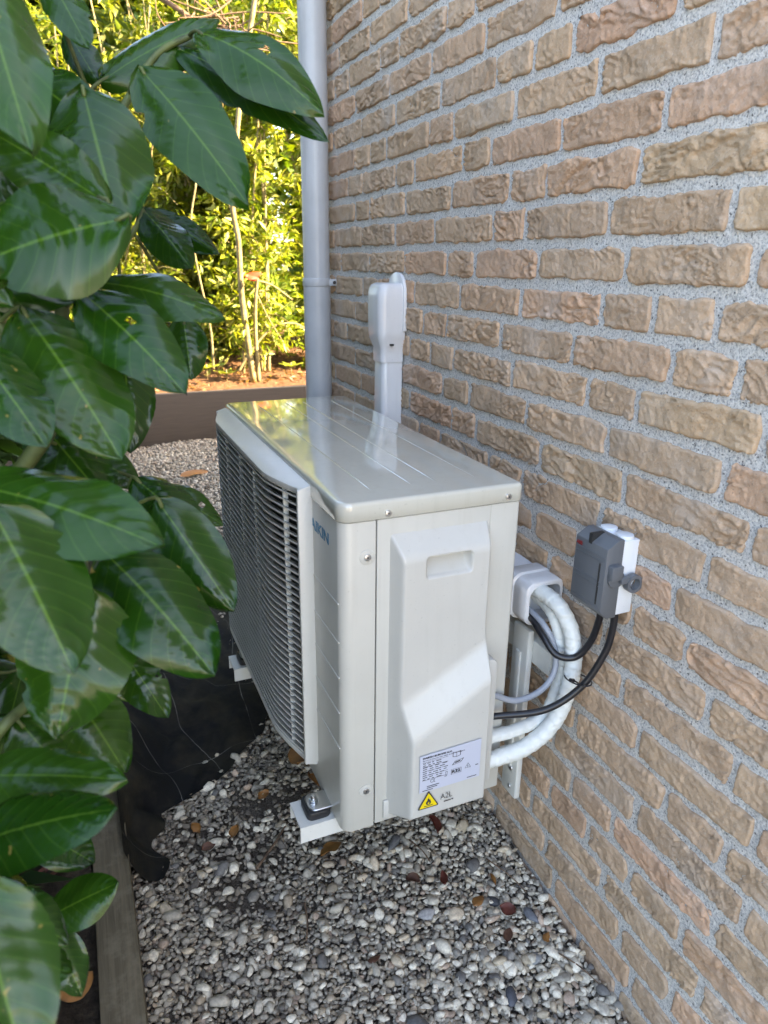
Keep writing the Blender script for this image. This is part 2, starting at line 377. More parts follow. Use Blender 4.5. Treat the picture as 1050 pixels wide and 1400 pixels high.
def brick_np(x, y0, y1, zc, H, seed, nu, nv):
    a, b, d = brick_grid(y1 - y0, H, seed, nu, nv)
    X = x + d; Y = (y0 + y1) / 2 + a; Z = zc + b
    V = np.stack([X, Y, Z], -1).reshape(-1, 3)
    i = np.arange(nu - 1)[:, None] * nv; j = np.arange(nv - 1)[None]
    F = np.stack([i + j, i + j + 1, i + nv + j + 1, i + nv + j], -1).reshape(-1, 4)
    ring = [i * nv for i in range(nu)] + [(nu - 1) * nv + j for j in range(1, nv)] + [i * nv + nv - 1 for i in range(nu - 2, -1, -1)] + [j for j in range(nv - 2, 0, -1)]
    R = V[ring].copy(); R[:, 0] = x + .02; n0 = len(V); V = np.vstack([V, R]); m = len(ring)
    k = np.arange(m); k2 = (k + 1) % m; rg = np.array(ring)
    F = np.vstack([F, np.stack([rg[k], rg[k2], n0 + k2, n0 + k], 1)])
    return V, F
cand = []; rest = []
CMi = CM.transposed()
for k in range(-20, 35):
    J = row_joints(k); zc = Z0 + (k + .5) * COURSE
    if zc > HOUSE_H - .03: continue
    for q in range(len(J) - 1):
        y0, y1 = J[q] + .006, J[q + 1] - .006
        if y1 - y0 < .03: continue
        pc = CMi @ (Vector((WALL_X, (y0 + y1) / 2, zc)) - CAM_P); dep = -pc.z
        if dep > .1:
            px = 525 + FPX * pc.x / dep; py = 700 - FPX * pc.y / dep
            if -170 < px < 1200 and -80 < py < 1460 and px > 430 and not (y0 > .12 and y1 < .62 and zc < .42) and zc > GZ - .08:
                cand.append((dep, k, y0, y1, zc)); continue
        rest.append((k, y0, y1, zc))
cand.sort()
for it in cand[298:]: rest.append(it[1:])
def brick_attrs(o, nV, r):
    a = o.data.color_attributes.new('shift', 'FLOAT_COLOR', 'POINT')
    c = np.ones((nV, 4), np.float32); c[:, :3] = (r.random(), r.random(), r.random()); a.data.foreach_set('color', c.ravel())
for q, (dep, k, y0, y1, zc) in enumerate(cand[:298]):
    r = random.Random(k * 1000 + int(y0 * 500)); H = .0475 + r.uniform(-.0015, .0015)
    L = y1 - y0; fine = dep < 1.9
    nu = max(12, int(L / (.0024 if fine else .0042))); nv = 21 if fine else 12
    V, F = brick_np(WALL_X + r.uniform(-.0012, .0012), y0, y1, zc + r.uniform(-.001, .001), H, r.randrange(4000), nu, nv)
    o = from_np('brick', V, F, MT['brick'], house, smooth=False, col=brick_tone(k, y0, r)); brick_attrs(o, len(V), r)
Vs, Fs, Cs, n0 = [], [], [], 0
for (k, y0, y1, zc) in rest:
    r = random.Random(k * 1000 + int(y0 * 500))
    V, F = brick_np(WALL_X, y0, y1, zc, .0475, r.randrange(4000), 7, 4)
    Vs.append(V); Fs.append(F + n0); n0 += len(V); Cs.append(np.tile(brick_tone(k, y0, r), (len(V), 1)))
o = from_np('brick_courses', np.vstack(Vs), np.vstack(Fs), MT['brick'], house, col=np.vstack(Cs)); o['kind'] = 'stuff'
brick_attrs(o, n0, random.Random(3))

# ------------------------------------------------------------------ ground
def gz(x, y):
    """height of the gravel bed: it banks up a little beside the wall, lower near the viewer"""
    x = np.asarray(x, float); y = np.asarray(y, float)
    near = np.clip((.20 - y) / .45, 0, 1) * -.055 + np.clip((y - .1) / .3, 0, 1) * .022
    return GZ + near * np.clip((x + .55) / .5, 0, 1) + .006 * np.sin(x * 9 + 1) * np.sin(y * 7)
box('ground', (-40, 60, -40, 80, GZ - .5, GZ - .075), MT['earth'], None).data
tag(bpy.data.objects['ground'], kind='structure')
nx, ny = 40, 160
gx, gy = np.meshgrid(np.linspace(-.66, WALL_X + .02, nx), np.linspace(-1.6, 3.84, ny), indexing='ij')
V = np.stack([gx, gy, gz(gx, gy) - .012], -1).reshape(-1, 3)
i = np.arange(nx - 1)[:, None] * ny; j = np.arange(ny - 1)[None]
gb = from_np('gravel_bed', V, np.stack([i + j, i + ny + j, i + ny + j + 1, i + j + 1], -1).reshape(-1, 4), MT['grit']); tag(gb, kind='structure')
# bed soil behind the far board and beside the edging
nx, ny = 60, 60
gx, gy = np.meshgrid(np.linspace(-6, 9, nx), np.linspace(3.90, 12, ny), indexing='ij')
gzz = .02 + .05 * vn(gx * 3, gy * 3) + .04 * np.clip(gy - 3.9, 0, 3)
V = np.stack([gx, gy, gzz], -1).reshape(-1, 3); i = np.arange(nx - 1)[:, None] * ny; j = np.arange(ny - 1)[None]
tag(from_np('planting_bed', V, np.stack([i + j, i + ny + j, i + ny + j + 1, i + j + 1], -1).reshape(-1, 4), MT['soil']), kind='structure')
nx, ny = 30, 80
gx, gy = np.meshgrid(np.linspace(-4, -.67, nx), np.linspace(-3, 3.84, ny), indexing='ij')
V = np.stack([gx, gy, -.245 + .05 * vn(gx * 6, gy * 6)], -1).reshape(-1, 3); i = np.arange(nx - 1)[:, None] * ny; j = np.arange(ny - 1)[None]
tag(from_np('shrub_bed', V, np.stack([i + j, i + ny + j, i + ny + j + 1, i + j + 1], -1).reshape(-1, 4), MT['earth']), kind='structure')
# pebbles
def pebble_bases():
    out = []
    for sub in (1, 2):
        L = []
        for q in range(10):
            bm = bmesh.new(); bmesh.ops.create_icosphere(bm, subdivisions=sub, radius=1)
            v = np.array([x.co[:] for x in bm.verts]); f = np.array([[y.index for y in x.verts] for x in bm.faces]); bm.free()
            nn = v / np.linalg.norm(v, axis=1)[:, None]
            for t in range(6):
                d = RNG.normal(size=3); d /= np.linalg.norm(d); c = RNG.uniform(.42, .8); h = nn @ d
                nn = nn - np.clip(h - c, 0, 1)[:, None] * d * .85
            nn *= 1 + RNG.normal(0, .05, (len(nn), 1)); L.append((nn, f))
        out.append(L)
    return out
PB = pebble_bases()
STONE = np.array([(.45, .43, .39), (.37, .355, .325), (.53, .51, .465), (.29, .28, .26), (.21, .205, .20), (.41, .36, .29), (.47, .41, .34), (.13, .13, .135), (.60, .58, .53), (.31, .265, .215), (.39, .31, .265)]) * 1.30 * np.array((1.07, 1.0, .88))
def rotq(n):
    q = RNG.normal(size=(n, 4)); q /= np.linalg.norm(q, axis=1)[:, None]; w_, x, y, z = q.T
    return np.stack([np.stack([1 - 2 * (y * y + z * z), 2 * (x * y - z * w_), 2 * (x * z + y * w_)], -1), np.stack([2 * (x * y + z * w_), 1 - 2 * (x * x + z * z), 2 * (y * z - x * w_)], -1), np.stack([2 * (x * z - y * w_), 2 * (y * z + x * w_), 1 - 2 * (x * x + y * y)], -1)], -2)
def tilt(n, amt=.45):
    th = RNG.uniform(0, 2 * np.pi, n); c, s = np.cos(th), np.sin(th); z = np.zeros(n); o_ = np.ones(n)
    Rz = np.stack([np.stack([c, -s, z], -1), np.stack([s, c, z], -1), np.stack([z, z, o_], -1)], -2)
    t = RNG.normal(0, amt, n); c, s = np.cos(t), np.sin(t)
    Rx = np.stack([np.stack([o_, z, z], -1), np.stack([z, c, -s], -1), np.stack([z, s, c], -1)], -2)
    return Rx @ Rz
def scatter(name, X, Y, size, lift, sub, dirt_shade=None):
    n = len(X); which = RNG.integers(0, 10, n); Vs, Fs, Cs, n0 = [], [], [], 0
    Rm = tilt(n); sc = np.stack([RNG.uniform(.85, 1.35, n), RNG.uniform(.7, 1.0, n), RNG.uniform(.45, .75, n)], -1) * size[:, None]
    P = np.stack([X, Y, gz(X, Y) + lift], -1)
    cc = STONE[RNG.choice(len(STONE), n, p=np.array([14, 12, 16, 7, 5, 8, 6, 4, 14, 4, 3]) / 93)] * RNG.uniform(.8, 1.12, (n, 1))
    if dirt_shade is not None: cc = cc * (1 - dirt_shade[:, None]) + np.array((.17, .135, .10)) * dirt_shade[:, None]
    for b in range(10):
        m = np.where(which == b)[0]; bv, bf = PB[sub - 1][b]
        V = np.einsum('nij,nvj->nvi', Rm[m], bv[None] * sc[m][:, None, :]) + P[m][:, None, :]
        k = len(bv); Vs.append(V.reshape(-1, 3)); Fs.append((bf[None] + (np.arange(len(m)) * k)[:, None, None]).reshape(-1, 3) + n0); n0 += len(m) * k
        Cs.append(np.repeat(cc[m], k, 0))
    o = from_np(name, np.vstack(Vs), np.vstack(Fs), MT['pebble'], col=np.vstack(Cs)); o['kind'] = 'stuff'; return o
def jitter(x0, x1, y0, y1, st):
    a, b = np.meshgrid(np.arange(x0, x1, st), np.arange(y0, y1, st)); a = a.ravel(); b = b.ravel()
    return a + RNG.uniform(-.5, .5, len(a)) * st, b + RNG.uniform(-.5, .5, len(b)) * st
X, Y = jitter(-.60, WALL_X - .004, -.42, .64, .0089)
# bare dirty patch below the unit and by the membrane
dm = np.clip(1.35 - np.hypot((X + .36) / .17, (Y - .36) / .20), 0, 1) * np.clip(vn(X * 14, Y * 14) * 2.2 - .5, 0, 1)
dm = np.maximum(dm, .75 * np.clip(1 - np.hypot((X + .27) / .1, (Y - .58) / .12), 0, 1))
keep = (RNG.random(len(X)) > dm * .8) & ~((X > -.25) & (Y > .75))
X, Y, dm = X[keep], Y[keep], dm[keep]
sz = np.exp(RNG.normal(np.log(.0052), .30, len(X))).clip(.004, .0125)
sz *= 1 + .28 * np.clip((.1 - Y) / .5, 0, 1) * np.clip((X + .4) / .4, 0, 1)
X0, Y0 = jitter(-.60, WALL_X - .004, -.42, .95, .0085)
k0 = ~((X0 > -.25) & (Y0 > .75)) & (np.hypot((X0 + .36) / .17, (Y0 - .36) / .20) > .85 + .5 * (vn(X0 * 14, Y0 * 14) - .5))
g0 = scatter('fine_gravel', X0[k0], Y0[k0], RNG.uniform(.004, .0062, k0.sum()), RNG.uniform(-.009, -.004, k0.sum()), 1, .15 + .3 * RNG.random(k0.sum())); tag(g0, 'fine grit and small stones beneath the pale pebbles', 'gravel')
g1 = scatter('gravel', X, Y, sz, RNG.uniform(-.004, .005, len(X)), 2, np.clip(dm * .6 + .25 * vn(X * 9, Y * 9, 3) + .38 * np.clip((-.05 - X) / .35, 0, 1), 0, .85)); tag(g1, 'pale grey rounded pebbles spread between the house wall and the edging', 'gravel')  # soil on the stones, plus dimmer light towards the edging put in as brown
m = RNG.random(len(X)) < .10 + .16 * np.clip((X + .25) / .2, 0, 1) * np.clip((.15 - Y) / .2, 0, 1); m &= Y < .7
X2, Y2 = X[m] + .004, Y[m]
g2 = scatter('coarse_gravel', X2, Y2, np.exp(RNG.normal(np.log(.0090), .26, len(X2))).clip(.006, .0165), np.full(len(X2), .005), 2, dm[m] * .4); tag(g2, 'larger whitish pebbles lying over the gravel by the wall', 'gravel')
X, Y = jitter(-.60, WALL_X - .004, -1.65, -.42, .0125)
g4 = scatter('near_gravel', X, Y, RNG.uniform(.006, .010, len(X)), RNG.uniform(-.004, .006, len(X)), 1, .25 * RNG.random(len(X))); tag(g4, 'pale pebbles at the open end of the path', 'gravel')
X, Y = jitter(-.60, .55, .64, 3.82, .0155)
g3 = scatter('far_gravel', X, Y, RNG.uniform(.007, .0125, len(X)), RNG.uniform(-.004, .006, len(X)), 1, .25 + .45 * RNG.random(len(X))); tag(g3, 'light gravel running up to the far retaining board', 'gravel')
# single bigger stones
big = [((-.205, -.132), .024, (.20, .20, .20), 'large round grey stone in the gravel away from the unit'), ((-.101, .208), .021, (.15, .15, .15), 'dark flat slate chip lying under the outdoor unit'),
       ((.085, -.02), .017, (.17, .175, .19), 'dark grey oval stone close to the wall foot'), ((.05, -.09), .016, (.30, .30, .29), 'pale grey square pebble near the wall foot'),
       ((.03, .03), .013, (.07, .07, .075), 'black angular stone chip in the gravel'), ((-.10, .05), .016, (.46, .44, .42), 'whitish smooth stone in the middle of the gravel'), ((-.03, -.13), .015, (.09, .095, .11), 'blue black stone in the gravel near the wall')]
for q, ((x, y), s_, c_, lb) in enumerate(big):
    bv, bf = PB[1][q]; R_ = tilt(1, .2)[0]
    sc_ = np.array((1.25, .8 if q != 1 else .6, .5)) * s_
    V = (bv * sc_) @ R_.T + np.array((x, y, float(gz(x, y)) + s_ * .28))
    o = from_np('stone', V, bf, MT['pebble'], col=np.array(c_)); tag(o, lb, 'stone', 'bigger stones in the gravel')

# sunlit paving added out of view behind the viewer to bounce light forward
box('bounce_paving', (-6, 9, -14, -1.7, GZ - .3, GZ + .02), MT['bounce_paving'], None); tag(bpy.data.objects['bounce_paving'], kind='structure')
# boards
bd = box('edging_board', (-.668, -.604, -1.6, 3.845, GZ - .1, -.205), MT['board'], None, .004)
tag(bd, 'dark weathered plank edging the gravel below the laurel', 'edging')
fb = box('retaining_board', (-2.5, 4.0, 3.85, 3.905, GZ - .1, .045), MT['farboard'], None, .006)
tag(fb, 'brown retaining board holding back the sunlit planting bed', 'board')

# weed membrane: rises from the gravel to the edging in loose folds
ny, nx = 150, 46; yy = np.linspace(.30, 2.0, ny); V = []; UVs = []
for y in yy:
    e0 = np.interp(y, [.22, .30, .40, .48, .52, .60, .70, .85, 2.0], [-.545, -.538, -.55, -.53, -.42, -.32, -.235, -.16, .0]) + .012 * math.sin(y * 60)
    for t in np.linspace(0, 1, nx):
        x = -.612 + (e0 + .612) * t
        g_ = float(gz(x, y)); rise = np.clip((.17 - t * .2) * (1 - t) ** 1.2, 0, 1) * np.interp(y, [.22, .5, .9], [.35, .75, 1.0])
        z = g_ + .007 + rise + .11 * (float(vn(x * 9 + y * 5, y * 6, 2)) - .4) * min(1, t * 4) * (1 - t) + .07 * float(np.abs(vn(x * 22 - y * 9, y * 9, 4) - .5)) * (1 - t * .8)
        V.append((x, y, z)); UVs.append((x + .16 * vn(y * 4, x * 3 + 1.5), y + .2 * vn(x * 7, y * 3 + .3)))
i = np.arange(ny - 1)[:, None] * nx; j = np.arange(nx - 1)[None]
fm = from_np('weed_membrane', V, np.stack([i + j, i + j + 1, i + nx + j + 1, i + nx + j], -1).reshape(-1, 4), MT['fabric'], uv=UVs)
tag(fm, 'black woven weed membrane bunched along the edging, pale guide threads in it', 'weed membrane')

# ------------------------------------------------------------------ outdoor unit
unit = empty('outdoor_unit', (-.14, .38, 0), 'cream air conditioner outdoor unit with louvred front grille, mounted on the brick wall', 'air conditioner')
UW, UD, UH = .765, .285, .55
def panel(name, x0, x1, y0, y1, z0, z1, rs, mat, parent, b=.0016):
    bm = prism(rrect(x0, x1, y0, y1, rs, 8), 'z', z0, z1); bev(bm, b, 2, 40); return from_bm(name, bm, mat, parent)
box('chassis', (-UD + .012, -.004, .004, UW - .004, .006, UH - .03), MT['seam'], unit)
fp = panel('front_panel', -UD, -.2334, 0, UW, 0, .5215, (.018, .0005, .0005, .018), MT['casing'], unit)
panel('side_panel', -.2312, -.0512, 0, UW, .003, .5215, .0006, MT['casing'], unit)
panel('rear_panel', -.0506, 0, .0006, UW, .003, .5215, (.0005, .006, .006, .0005), MT['casing'], unit)
# lid with filleted rim
bm = prism(rrect(-UD - .0025, .0025, -.0025, UW + .0025, (.02, .01, .01, .02), 8), 'z', .523, UH)
es = [e for e in bm.edges if all(v.co.z > UH - 1e-4 for v in e.verts)]
bmesh.ops.bevel(bm, geom=es, offset=.006, segments=4, affect='EDGES', profile=.5)
es = [e for e in bm.edges if all(v.co.z < .5231 for v in e.verts)]
bmesh.ops.bevel(bm, geom=es, offset=.001, segments=1, affect='EDGES')
lid = from_bm('lid', bm, MT['lid'], unit, sharp=50)
for x, y0, y1 in ((-.222, .035, .735), (-.157, .035, .735), (-.117, .035, .735), (-.051, .035, .735)):
    bm = bmesh.new(); ny = 24
    prof = [(-.0022, -.0004), (-.0008, .0004), (0, .0006), (.0008, .0004), (.0022, -.0004)]
    rows_ = [[bm.verts.new((x + a, y0 + (y1 - y0) * q / ny, UH + (b if 0 < q < ny else -.0005))) for a, b in prof] for q in range(ny + 1)]
    for q in range(ny):
        for c_ in range(4): bm.faces.new((rows_[q][c_], rows_[q][c_ + 1], rows_[q + 1][c_ + 1], rows_[q + 1][c_]))
    from_bm('ridge', bm, MT['lid'], lid, sharp=60)
for z in (.398, .336, .2775, .217, .154):
    bm = prism([(-UD - .0012, z - .0012), (-UD - .0012, z + .0012), (-UD + .002, z + .003), (-UD + .002, z - .003)], 'y', .018, .75); 
    bm2 = bmesh.new(); bm.free()
    bm2 = box_bm(-UD - .0011, -UD + .002, .012, .75, z - .0013, z + .0013); bev(bm2, .0007, 1)
    from_bm('ridge', bm2, MT['casing'], fp)
def screw(p, n, r, parent, dish=0, mat='steel'):
    p = Vector(p); n = Vector(n)
    if dish:
        cyl('screw_dish', p - n * .002, p + n * .0012, dish, MT['casing'], parent, 24, .0008)
    s_ = cyl('screw', p - n * .002, p + n * .0032, r, MT[mat], parent, 16, .0008)
    cyl('screw_slot', p + n * .002, p + n * .0034, r * .30, MT['seam'], s_, 6)
screw((-.246, 0, .469), (0, -1, 0), .0052, unit, .0115); screw((-.247, 0, .073), (0, -1, 0), .0052, unit, .0115)
screw((-.217, -.0025, .531), (0, -1, 0), .0045, unit); screw((-.025, -.0025, .532), (0, -1, 0), .0045, unit)

# moulded service cover on the end of the unit
def smin(a_, b_, k=.007):
    h = np.clip(.5 + .5 * (b_ - a_) / k, 0, 1); return b_ * (1 - h) + a_ * h - k * h * (1 - h)
nx, nz = 90, 250
CX, CZ = np.meshgrid(np.linspace(-.2125, -.0445, nx), np.linspace(.0145, .4995, nz), indexing='ij')
f_ = (CX + .2) / .14; zu = .236 + .078 * f_; zl = .174 + .090 * f_
t_ = (zu - CZ) / (zu - zl); lo_ = -smin(-t_, -np.zeros_like(t_), .16); t_ = smin(lo_, np.ones_like(t_), .16)
hh = .027 + .026 * t_
xr = -.0545 + .0085 * np.clip((.335 - CZ) / .075, 0, 1) ** 1.0
hh = smin(hh, (CX + .2115) * 2.9, .009); hh = smin(hh, (xr - CX) * 3.2, .007); hh = smin(hh, (.4975 - CZ) * .93, .008); hh = smin(hh, (CZ - .016) * 2.2, .006)
hh = smin(hh, ((-.0545 - CX) * 2.6 + (.4975 - CZ)) * .75 - .002, .006)
# hand hold: a pocket with steep sides and a sloping floor
ax_ = np.abs(CX + .130) - .0372 + .006; az_ = np.abs(CZ - .4495) - .0162 + .006
sdf = np.hypot(np.maximum(ax_, 0), np.maximum(az_, 0)) + np.minimum(np.maximum(ax_, az_), 0) - .006
pk = np.clip(-sdf / .0022, 0, 1); pk = pk * pk * (3 - 2 * pk)
floor_ = .0005 + .022 * np.clip((.4635 - CZ) / .030, 0, 1) ** 1.6
hh = np.where(pk > 0, hh * (1 - pk) + np.minimum(floor_, hh) * pk, hh)
V = np.stack([CX, -np.maximum(hh, -.0015), CZ], -1).reshape(-1, 3)
i = np.arange(nx - 1)[:, None] * nz; j = np.arange(nz - 1)[None]
cov = from_np('service_cover', V, np.stack([i + j, i + nz + j, i + nz + j + 1, i + j + 1], -1).reshape(-1, 4), MT['cover'], unit)
bm = prism(rrect(-.066, -.042, .055, .282, (.004, .004, .012, .006), 5), 'y', -.034, -.002); bev(bm, .002, 2, 40)
from_bm('cover_flange', bm, MT['cover'], unit)
box('cover_foot', (-.2185, -.2, -.005, 0, .010, .045), MT['cover'], unit, .0022)

# lettering
def text_mesh(body, size, bold=0):
    cu = bpy.data.curves.new('t', 'FONT'); cu.body = body; cu.size = size; cu.offset = bold; cu.extrude = 0.00012; cu.resolution_u = 3
    ob = bpy.data.objects.new('t', cu); COL.objects.link(ob); dg = bpy.context.evaluated_depsgraph_get()
    me = bpy.data.meshes.new_from_object(ob.evaluated_get(dg)); bpy.data.objects.remove(ob); bpy.data.curves.remove(cu); return me
def lettering(name, body, loc, mat, parent, width, height=None, face='y', bold=0):
    me = text_mesh(body, 1.0, bold / (height or .01)); v = np.array([x.co[:] for x in me.vertices])
    lo, hi = v.min(0), v.max(0); sx = width / (hi[0] - lo[0]); sy = (height / (hi[1] - lo[1])) if height else sx
    out = []
    for a_, b_, c_ in v:
        s_, t_, d_ = (a_ - lo[0]) * sx, (b_ - lo[1]) * sy, c_
        if face == 'y': out.append((loc[0] + s_, loc[1] - d_, loc[2] + t_))
        else: out.append((loc[0] - d_, loc[1] - s_, loc[2] + t_))
    me.vertices.foreach_set('co', np.array(out, np.float32).ravel()); me.name = name; me.materials.clear()
    return link(name, me, MT[mat], parent, False)
def flat(name, poly, y, mat, parent, th=.0003):
    bm = prism(poly, 'y', y - th, y + .0002); return from_bm(name, bm, MT[mat], parent, False)
def outline(name, poly, wd, y, mat, parent):
    P = [Vector(p) for p in poly]; n = len(P); c = sum(P, Vector((0, 0))) / n; bm = bmesh.new()
    o_ = [bm.verts.new((p.x, y, p.y)) for p in P]; i_ = [bm.verts.new((*(lambda q: (q.x, y, q.y))(c + (p - c) * (1 - wd)),)) for p in P]
    for k in range(n): bm.faces.new((o_[k], o_[(k + 1) % n], i_[(k + 1) % n], i_[k]))
    return from_bm(name, bm, MT[mat], parent, False)
LY = -.0556
plate = flat('nameplate', [(-.1813, .0895), (-.0765, .0905), (-.0768, .1605), (-.1822, .1572)], -.0553, 'label', unit, .0004)
plate['label'] = 'pale lavender rating plate sticker'
Lx, Lz = -.1795, .0905
lettering('lettering', 'DAIKIN EUROPE N.V.', (-.1775, LY - .0003, .1508), 'ink', plate, .050, .0034, bold=.00018)
lettering('lettering', 'Zandvoordestraat 300, 8400 Oostende, Belgium', (-.1775, LY - .0003, .1466), 'ink', plate, .072, .0022)
def bars(name, rows_, parent):
    bm = bmesh.new()
    for (x, z, l) in rows_: box_bm(x, x + l, LY - .0004, LY + .0003, z, z + .0011, bm)
    return from_bm(name, bm, MT['ink'], parent, False)
rl = random.Random(4); br = []
for q in range(9):
    z = .1420 - q * .0037; x = -.1765
    while x < -.136:
        l = rl.uniform(.003, .009); 
        if x + l > -.134: break
        br.append((x, z, l)); x += l + rl.uniform(.002, .006)
bars('small_print', br, plate)
bm = bmesh.new()
for q in range(5): box_bm(-.1775, -.134, LY - .00035, LY + .0003, .1446 - q * .0083, .1449 - q * .0083, bm)
from_bm('ruled_line', bm, MT['ink'], plate, False)
bars('small_print', [(-.169, .0985, .021), (-.169, .0955, .018), (-.1765, .0918, .018), (-.099, .0935, .017), (-.094, .1105, .0), (-.085, .1135, .005), (-.139, .1085, .004)], plate)
lettering('conformity_mark', 'CE', (-.1635, LY - .0003, .1045), 'ink', plate, .0085, .0058, bold=-.00005)
outline('book_symbol', [(-.1265, .141), (-.1195, .1395), (-.1125, .141), (-.1125, .150), (-.1195, .1485), (-.1265, .150)], .16, LY - .0003, 'ink', plate)
flat('book_symbol', [(-.1198, .1395), (-.1192, .1395), (-.1192, .1487), (-.1198, .1487)], LY, 'ink', plate)
outline('service_symbol', [(-.1275, .1255), (-.1115, .1275), (-.106, .1345), (-.122, .1325)], .22, LY - .0003, 'ink', plate)
flat('service_symbol', [(-.122, .128), (-.113, .1295), (-.112, .1320), (-.121, .1305)], LY, 'ink', plate)
outline('refrigerant_box', [(-.128, .1085), (-.110, .1085), (-.110, .1180), (-.128, .1180)], .10, LY - .0003, 'ink', plate)
lettering('refrigerant_mark', 'R32', (-.1263, LY - .0003, .1103), 'ink', plate, .0145, .0060, bold=.0003)
outline('small_warning', [(-.104, .113), (-.093, .113), (-.0985, .1225)], .20, LY - .0003, 'ink', plate)
flat('small_warning', [(-.0993, .1148), (-.0978, .1148), (-.0982, .1182), (-.0988, .1182)], LY, 'ink', plate)
outline('bin_symbol', [(-.1375, .1115), (-.1345, .1115), (-.134, .117), (-.138, .117)], .3, LY - .0003, 'ink', plate)
def round_poly(P, r, seg=4):
    out = []; n = len(P)
    for k in range(n):
        p, a_, b_ = Vector(P[k]), Vector(P[k - 1]), Vector(P[(k + 1) % n]); d1 = (a_ - p).normalized() * r * 1.7; d2 = (b_ - p).normalized() * r * 1.7
        for t in np.linspace(0, 1, seg + 1): out.append(tuple((p + d1) * (1 - t) ** 2 + 2 * p * t * (1 - t) + (p + d2) * t * t))
    return out
tri = flat('flammable_warning', round_poly([(-.1836, .0575), (-.1466, .0575), (-.1651, .0895)], .0018), -.0553, 'ink', unit, .0004)
tri['label'] = 'yellow triangular warning sticker with a black flame'
flat('yellow_field', round_poly([(-.1806, .0593), (-.1496, .0593), (-.1651, .0859)], .0010), -.0556, 'yellow', tri)
flame = [(-.1683, .0648), (-.1697, .0672), (-.1690, .0700), (-.1672, .0716), (-.1668, .0745), (-.1648, .0774), (-.1646, .0746), (-.1630, .0726), (-.1624, .0735), (-.1612, .0700), (-.1608, .0672), (-.1620, .0650), (-.1640, .0640), (-.1664, .0640)]
flat('flame', flame, -.0559, 'ink', tri); flat('flame_heart', [(-.1664, .0655), (-.1666, .0672), (-.1652, .0700), (-.1640, .0678), (-.1642, .0656)], -.0562, 'yellow', tri)
flat('flame_base', [(-.1725, .0617), (-.1577, .0617), (-.1577, .0627), (-.1725, .0627)], -.0559, 'ink', tri)
lettering('lettering', 'A2L', (-.1444, LY - .0002, .0665), 'ink', unit, .0205, .0098, bold=-.00012)
bm = bmesh.new(); box_bm(-.138, -.126, LY - .0004, LY + .0003, .0600, .0612, bm); box_bm(-.1245, -.1215, LY - .0004, LY + .0003, .0602, .0614, bm); from_bm('small_print', bm, MT['ink'], unit, False)
lettering('lettering', 'DAIKIN', (-UD - .0006, .152, .4745), 'brand', fp, .104, .0175, face='x', bold=.0006)

# louvred grille over the fan
GY0, GY1, GZ0, GZ1, GX = .128, .748, .048, .536, -.331
gr = empty('grille', (-.3, (GY0 + GY1) / 2, .29), None, None); gr.parent = unit; gr.matrix_parent_inverse = PINV(unit)
def gprof(dx=0.0):
    h = [(-.3045, GY0 + .003), (-.311, GY0 + .025), (-.3195, GY0 + .055), (-.3265, GY0 + .085), (-.3302, GY0 + .11), (GX, GY0 + .14)]
    far = [(x, GY0 + GY1 - y) for x, y in h[::-1]]
    return [(x + dx, y) for x, y in h + [(GX, .5)] + far]
# surround: back rim, top and bottom decks, near and far cheeks
def frame_part(name, b, r=.002): return box(name, b, MT['grille'], gr, r)
frame_part('frame', (-.308, -.2845, GY0 - .006, GY0 + .0025, GZ0, GZ1), .002)
frame_part('frame', (-.308, -.2845, GY1 - .0025, GY1 + .006, GZ0, GZ1), .002)
def deck(z, dz):
    P = gprof(); bm = bmesh.new(); poly = [(-.286, GY0 - .005)] + [(-.3065, GY0 - .005)] + P + [(-.3065, GY1 + .005), (-.286, GY1 + .005)]
    A = [bm.verts.new((x, y, z + (.006 if x > -.3 else 0) * (1 if dz > 0 else -1))) for x, y in poly]; B = [bm.verts.new((x, y, z - dz)) for x, y in poly]; n = len(poly)
    bm.faces.new(A); bm.faces.new(B[::-1])
    for i in range(n): bm.faces.new((A[i], B[i], B[(i + 1) % n], A[(i + 1) % n]))
    bmesh.ops.recalc_face_normals(bm, faces=bm.faces); bev(bm, .0015, 2, 40); bmesh.ops.triangulate(bm, faces=[f for f in bm.faces if len(f.verts) > 4]); return bm
from_bm('deck', deck(GZ1, .010), MT['grille'], gr); from_bm('deck', deck(GZ0, -.010), MT['grille'], gr)
NS = 37; P = gprof(); slat0 = None; pitch = (GZ1 - GZ0 - .030) / (NS - 1)
for q in range(NS):
    z = GZ0 + .015 + q * pitch
    if slat0 is None:
        bm = bmesh.new(); ringp = [(0, .0024), (.0, -.0006), (.0135, -.0052), (.0135, -.0034)]
        L_ = [[bm.verts.new((x + dx * (1 if x < -.31 else .6), y, z + dz)) for dx, dz in ringp] for x, y in P]
        for i in range(len(P) - 1):
            for k in range(4): bm.faces.new((L_[i][k], L_[i][(k + 1) % 4], L_[i + 1][(k + 1) % 4], L_[i + 1][k]))
        slat0 = from_bm('slat', bm, MT['grille'], gr, sharp=50)
    else:
        o = slat0.copy(); COL.objects.link(o); o.location.z = slat0.location.z + q * pitch
for y in (GY0 + .052, GY0 + .20, .438, .56, GY1 - .052):
    x = np.interp(y, [p_[1] for p_ in P], [p_[0] for p_ in P])
    box('rib', (x + .004, x + .012, y - .0035, y + .0035, GZ0 + .004, GZ1 - .004), MT['grille'], gr, .0008)
box('dark_backing', (-.2896, -.2846, GY0 + .004, GY1 - .004, GZ0 + .002, GZ1 - .002), MT['black'], gr)  # flat black plate stands in for the dark recess behind the slats
fan = cyl('fan_hub', (-.2975, .45, .28), (-.289, .45, .28), .05, MT['black'], gr, 32, .003)

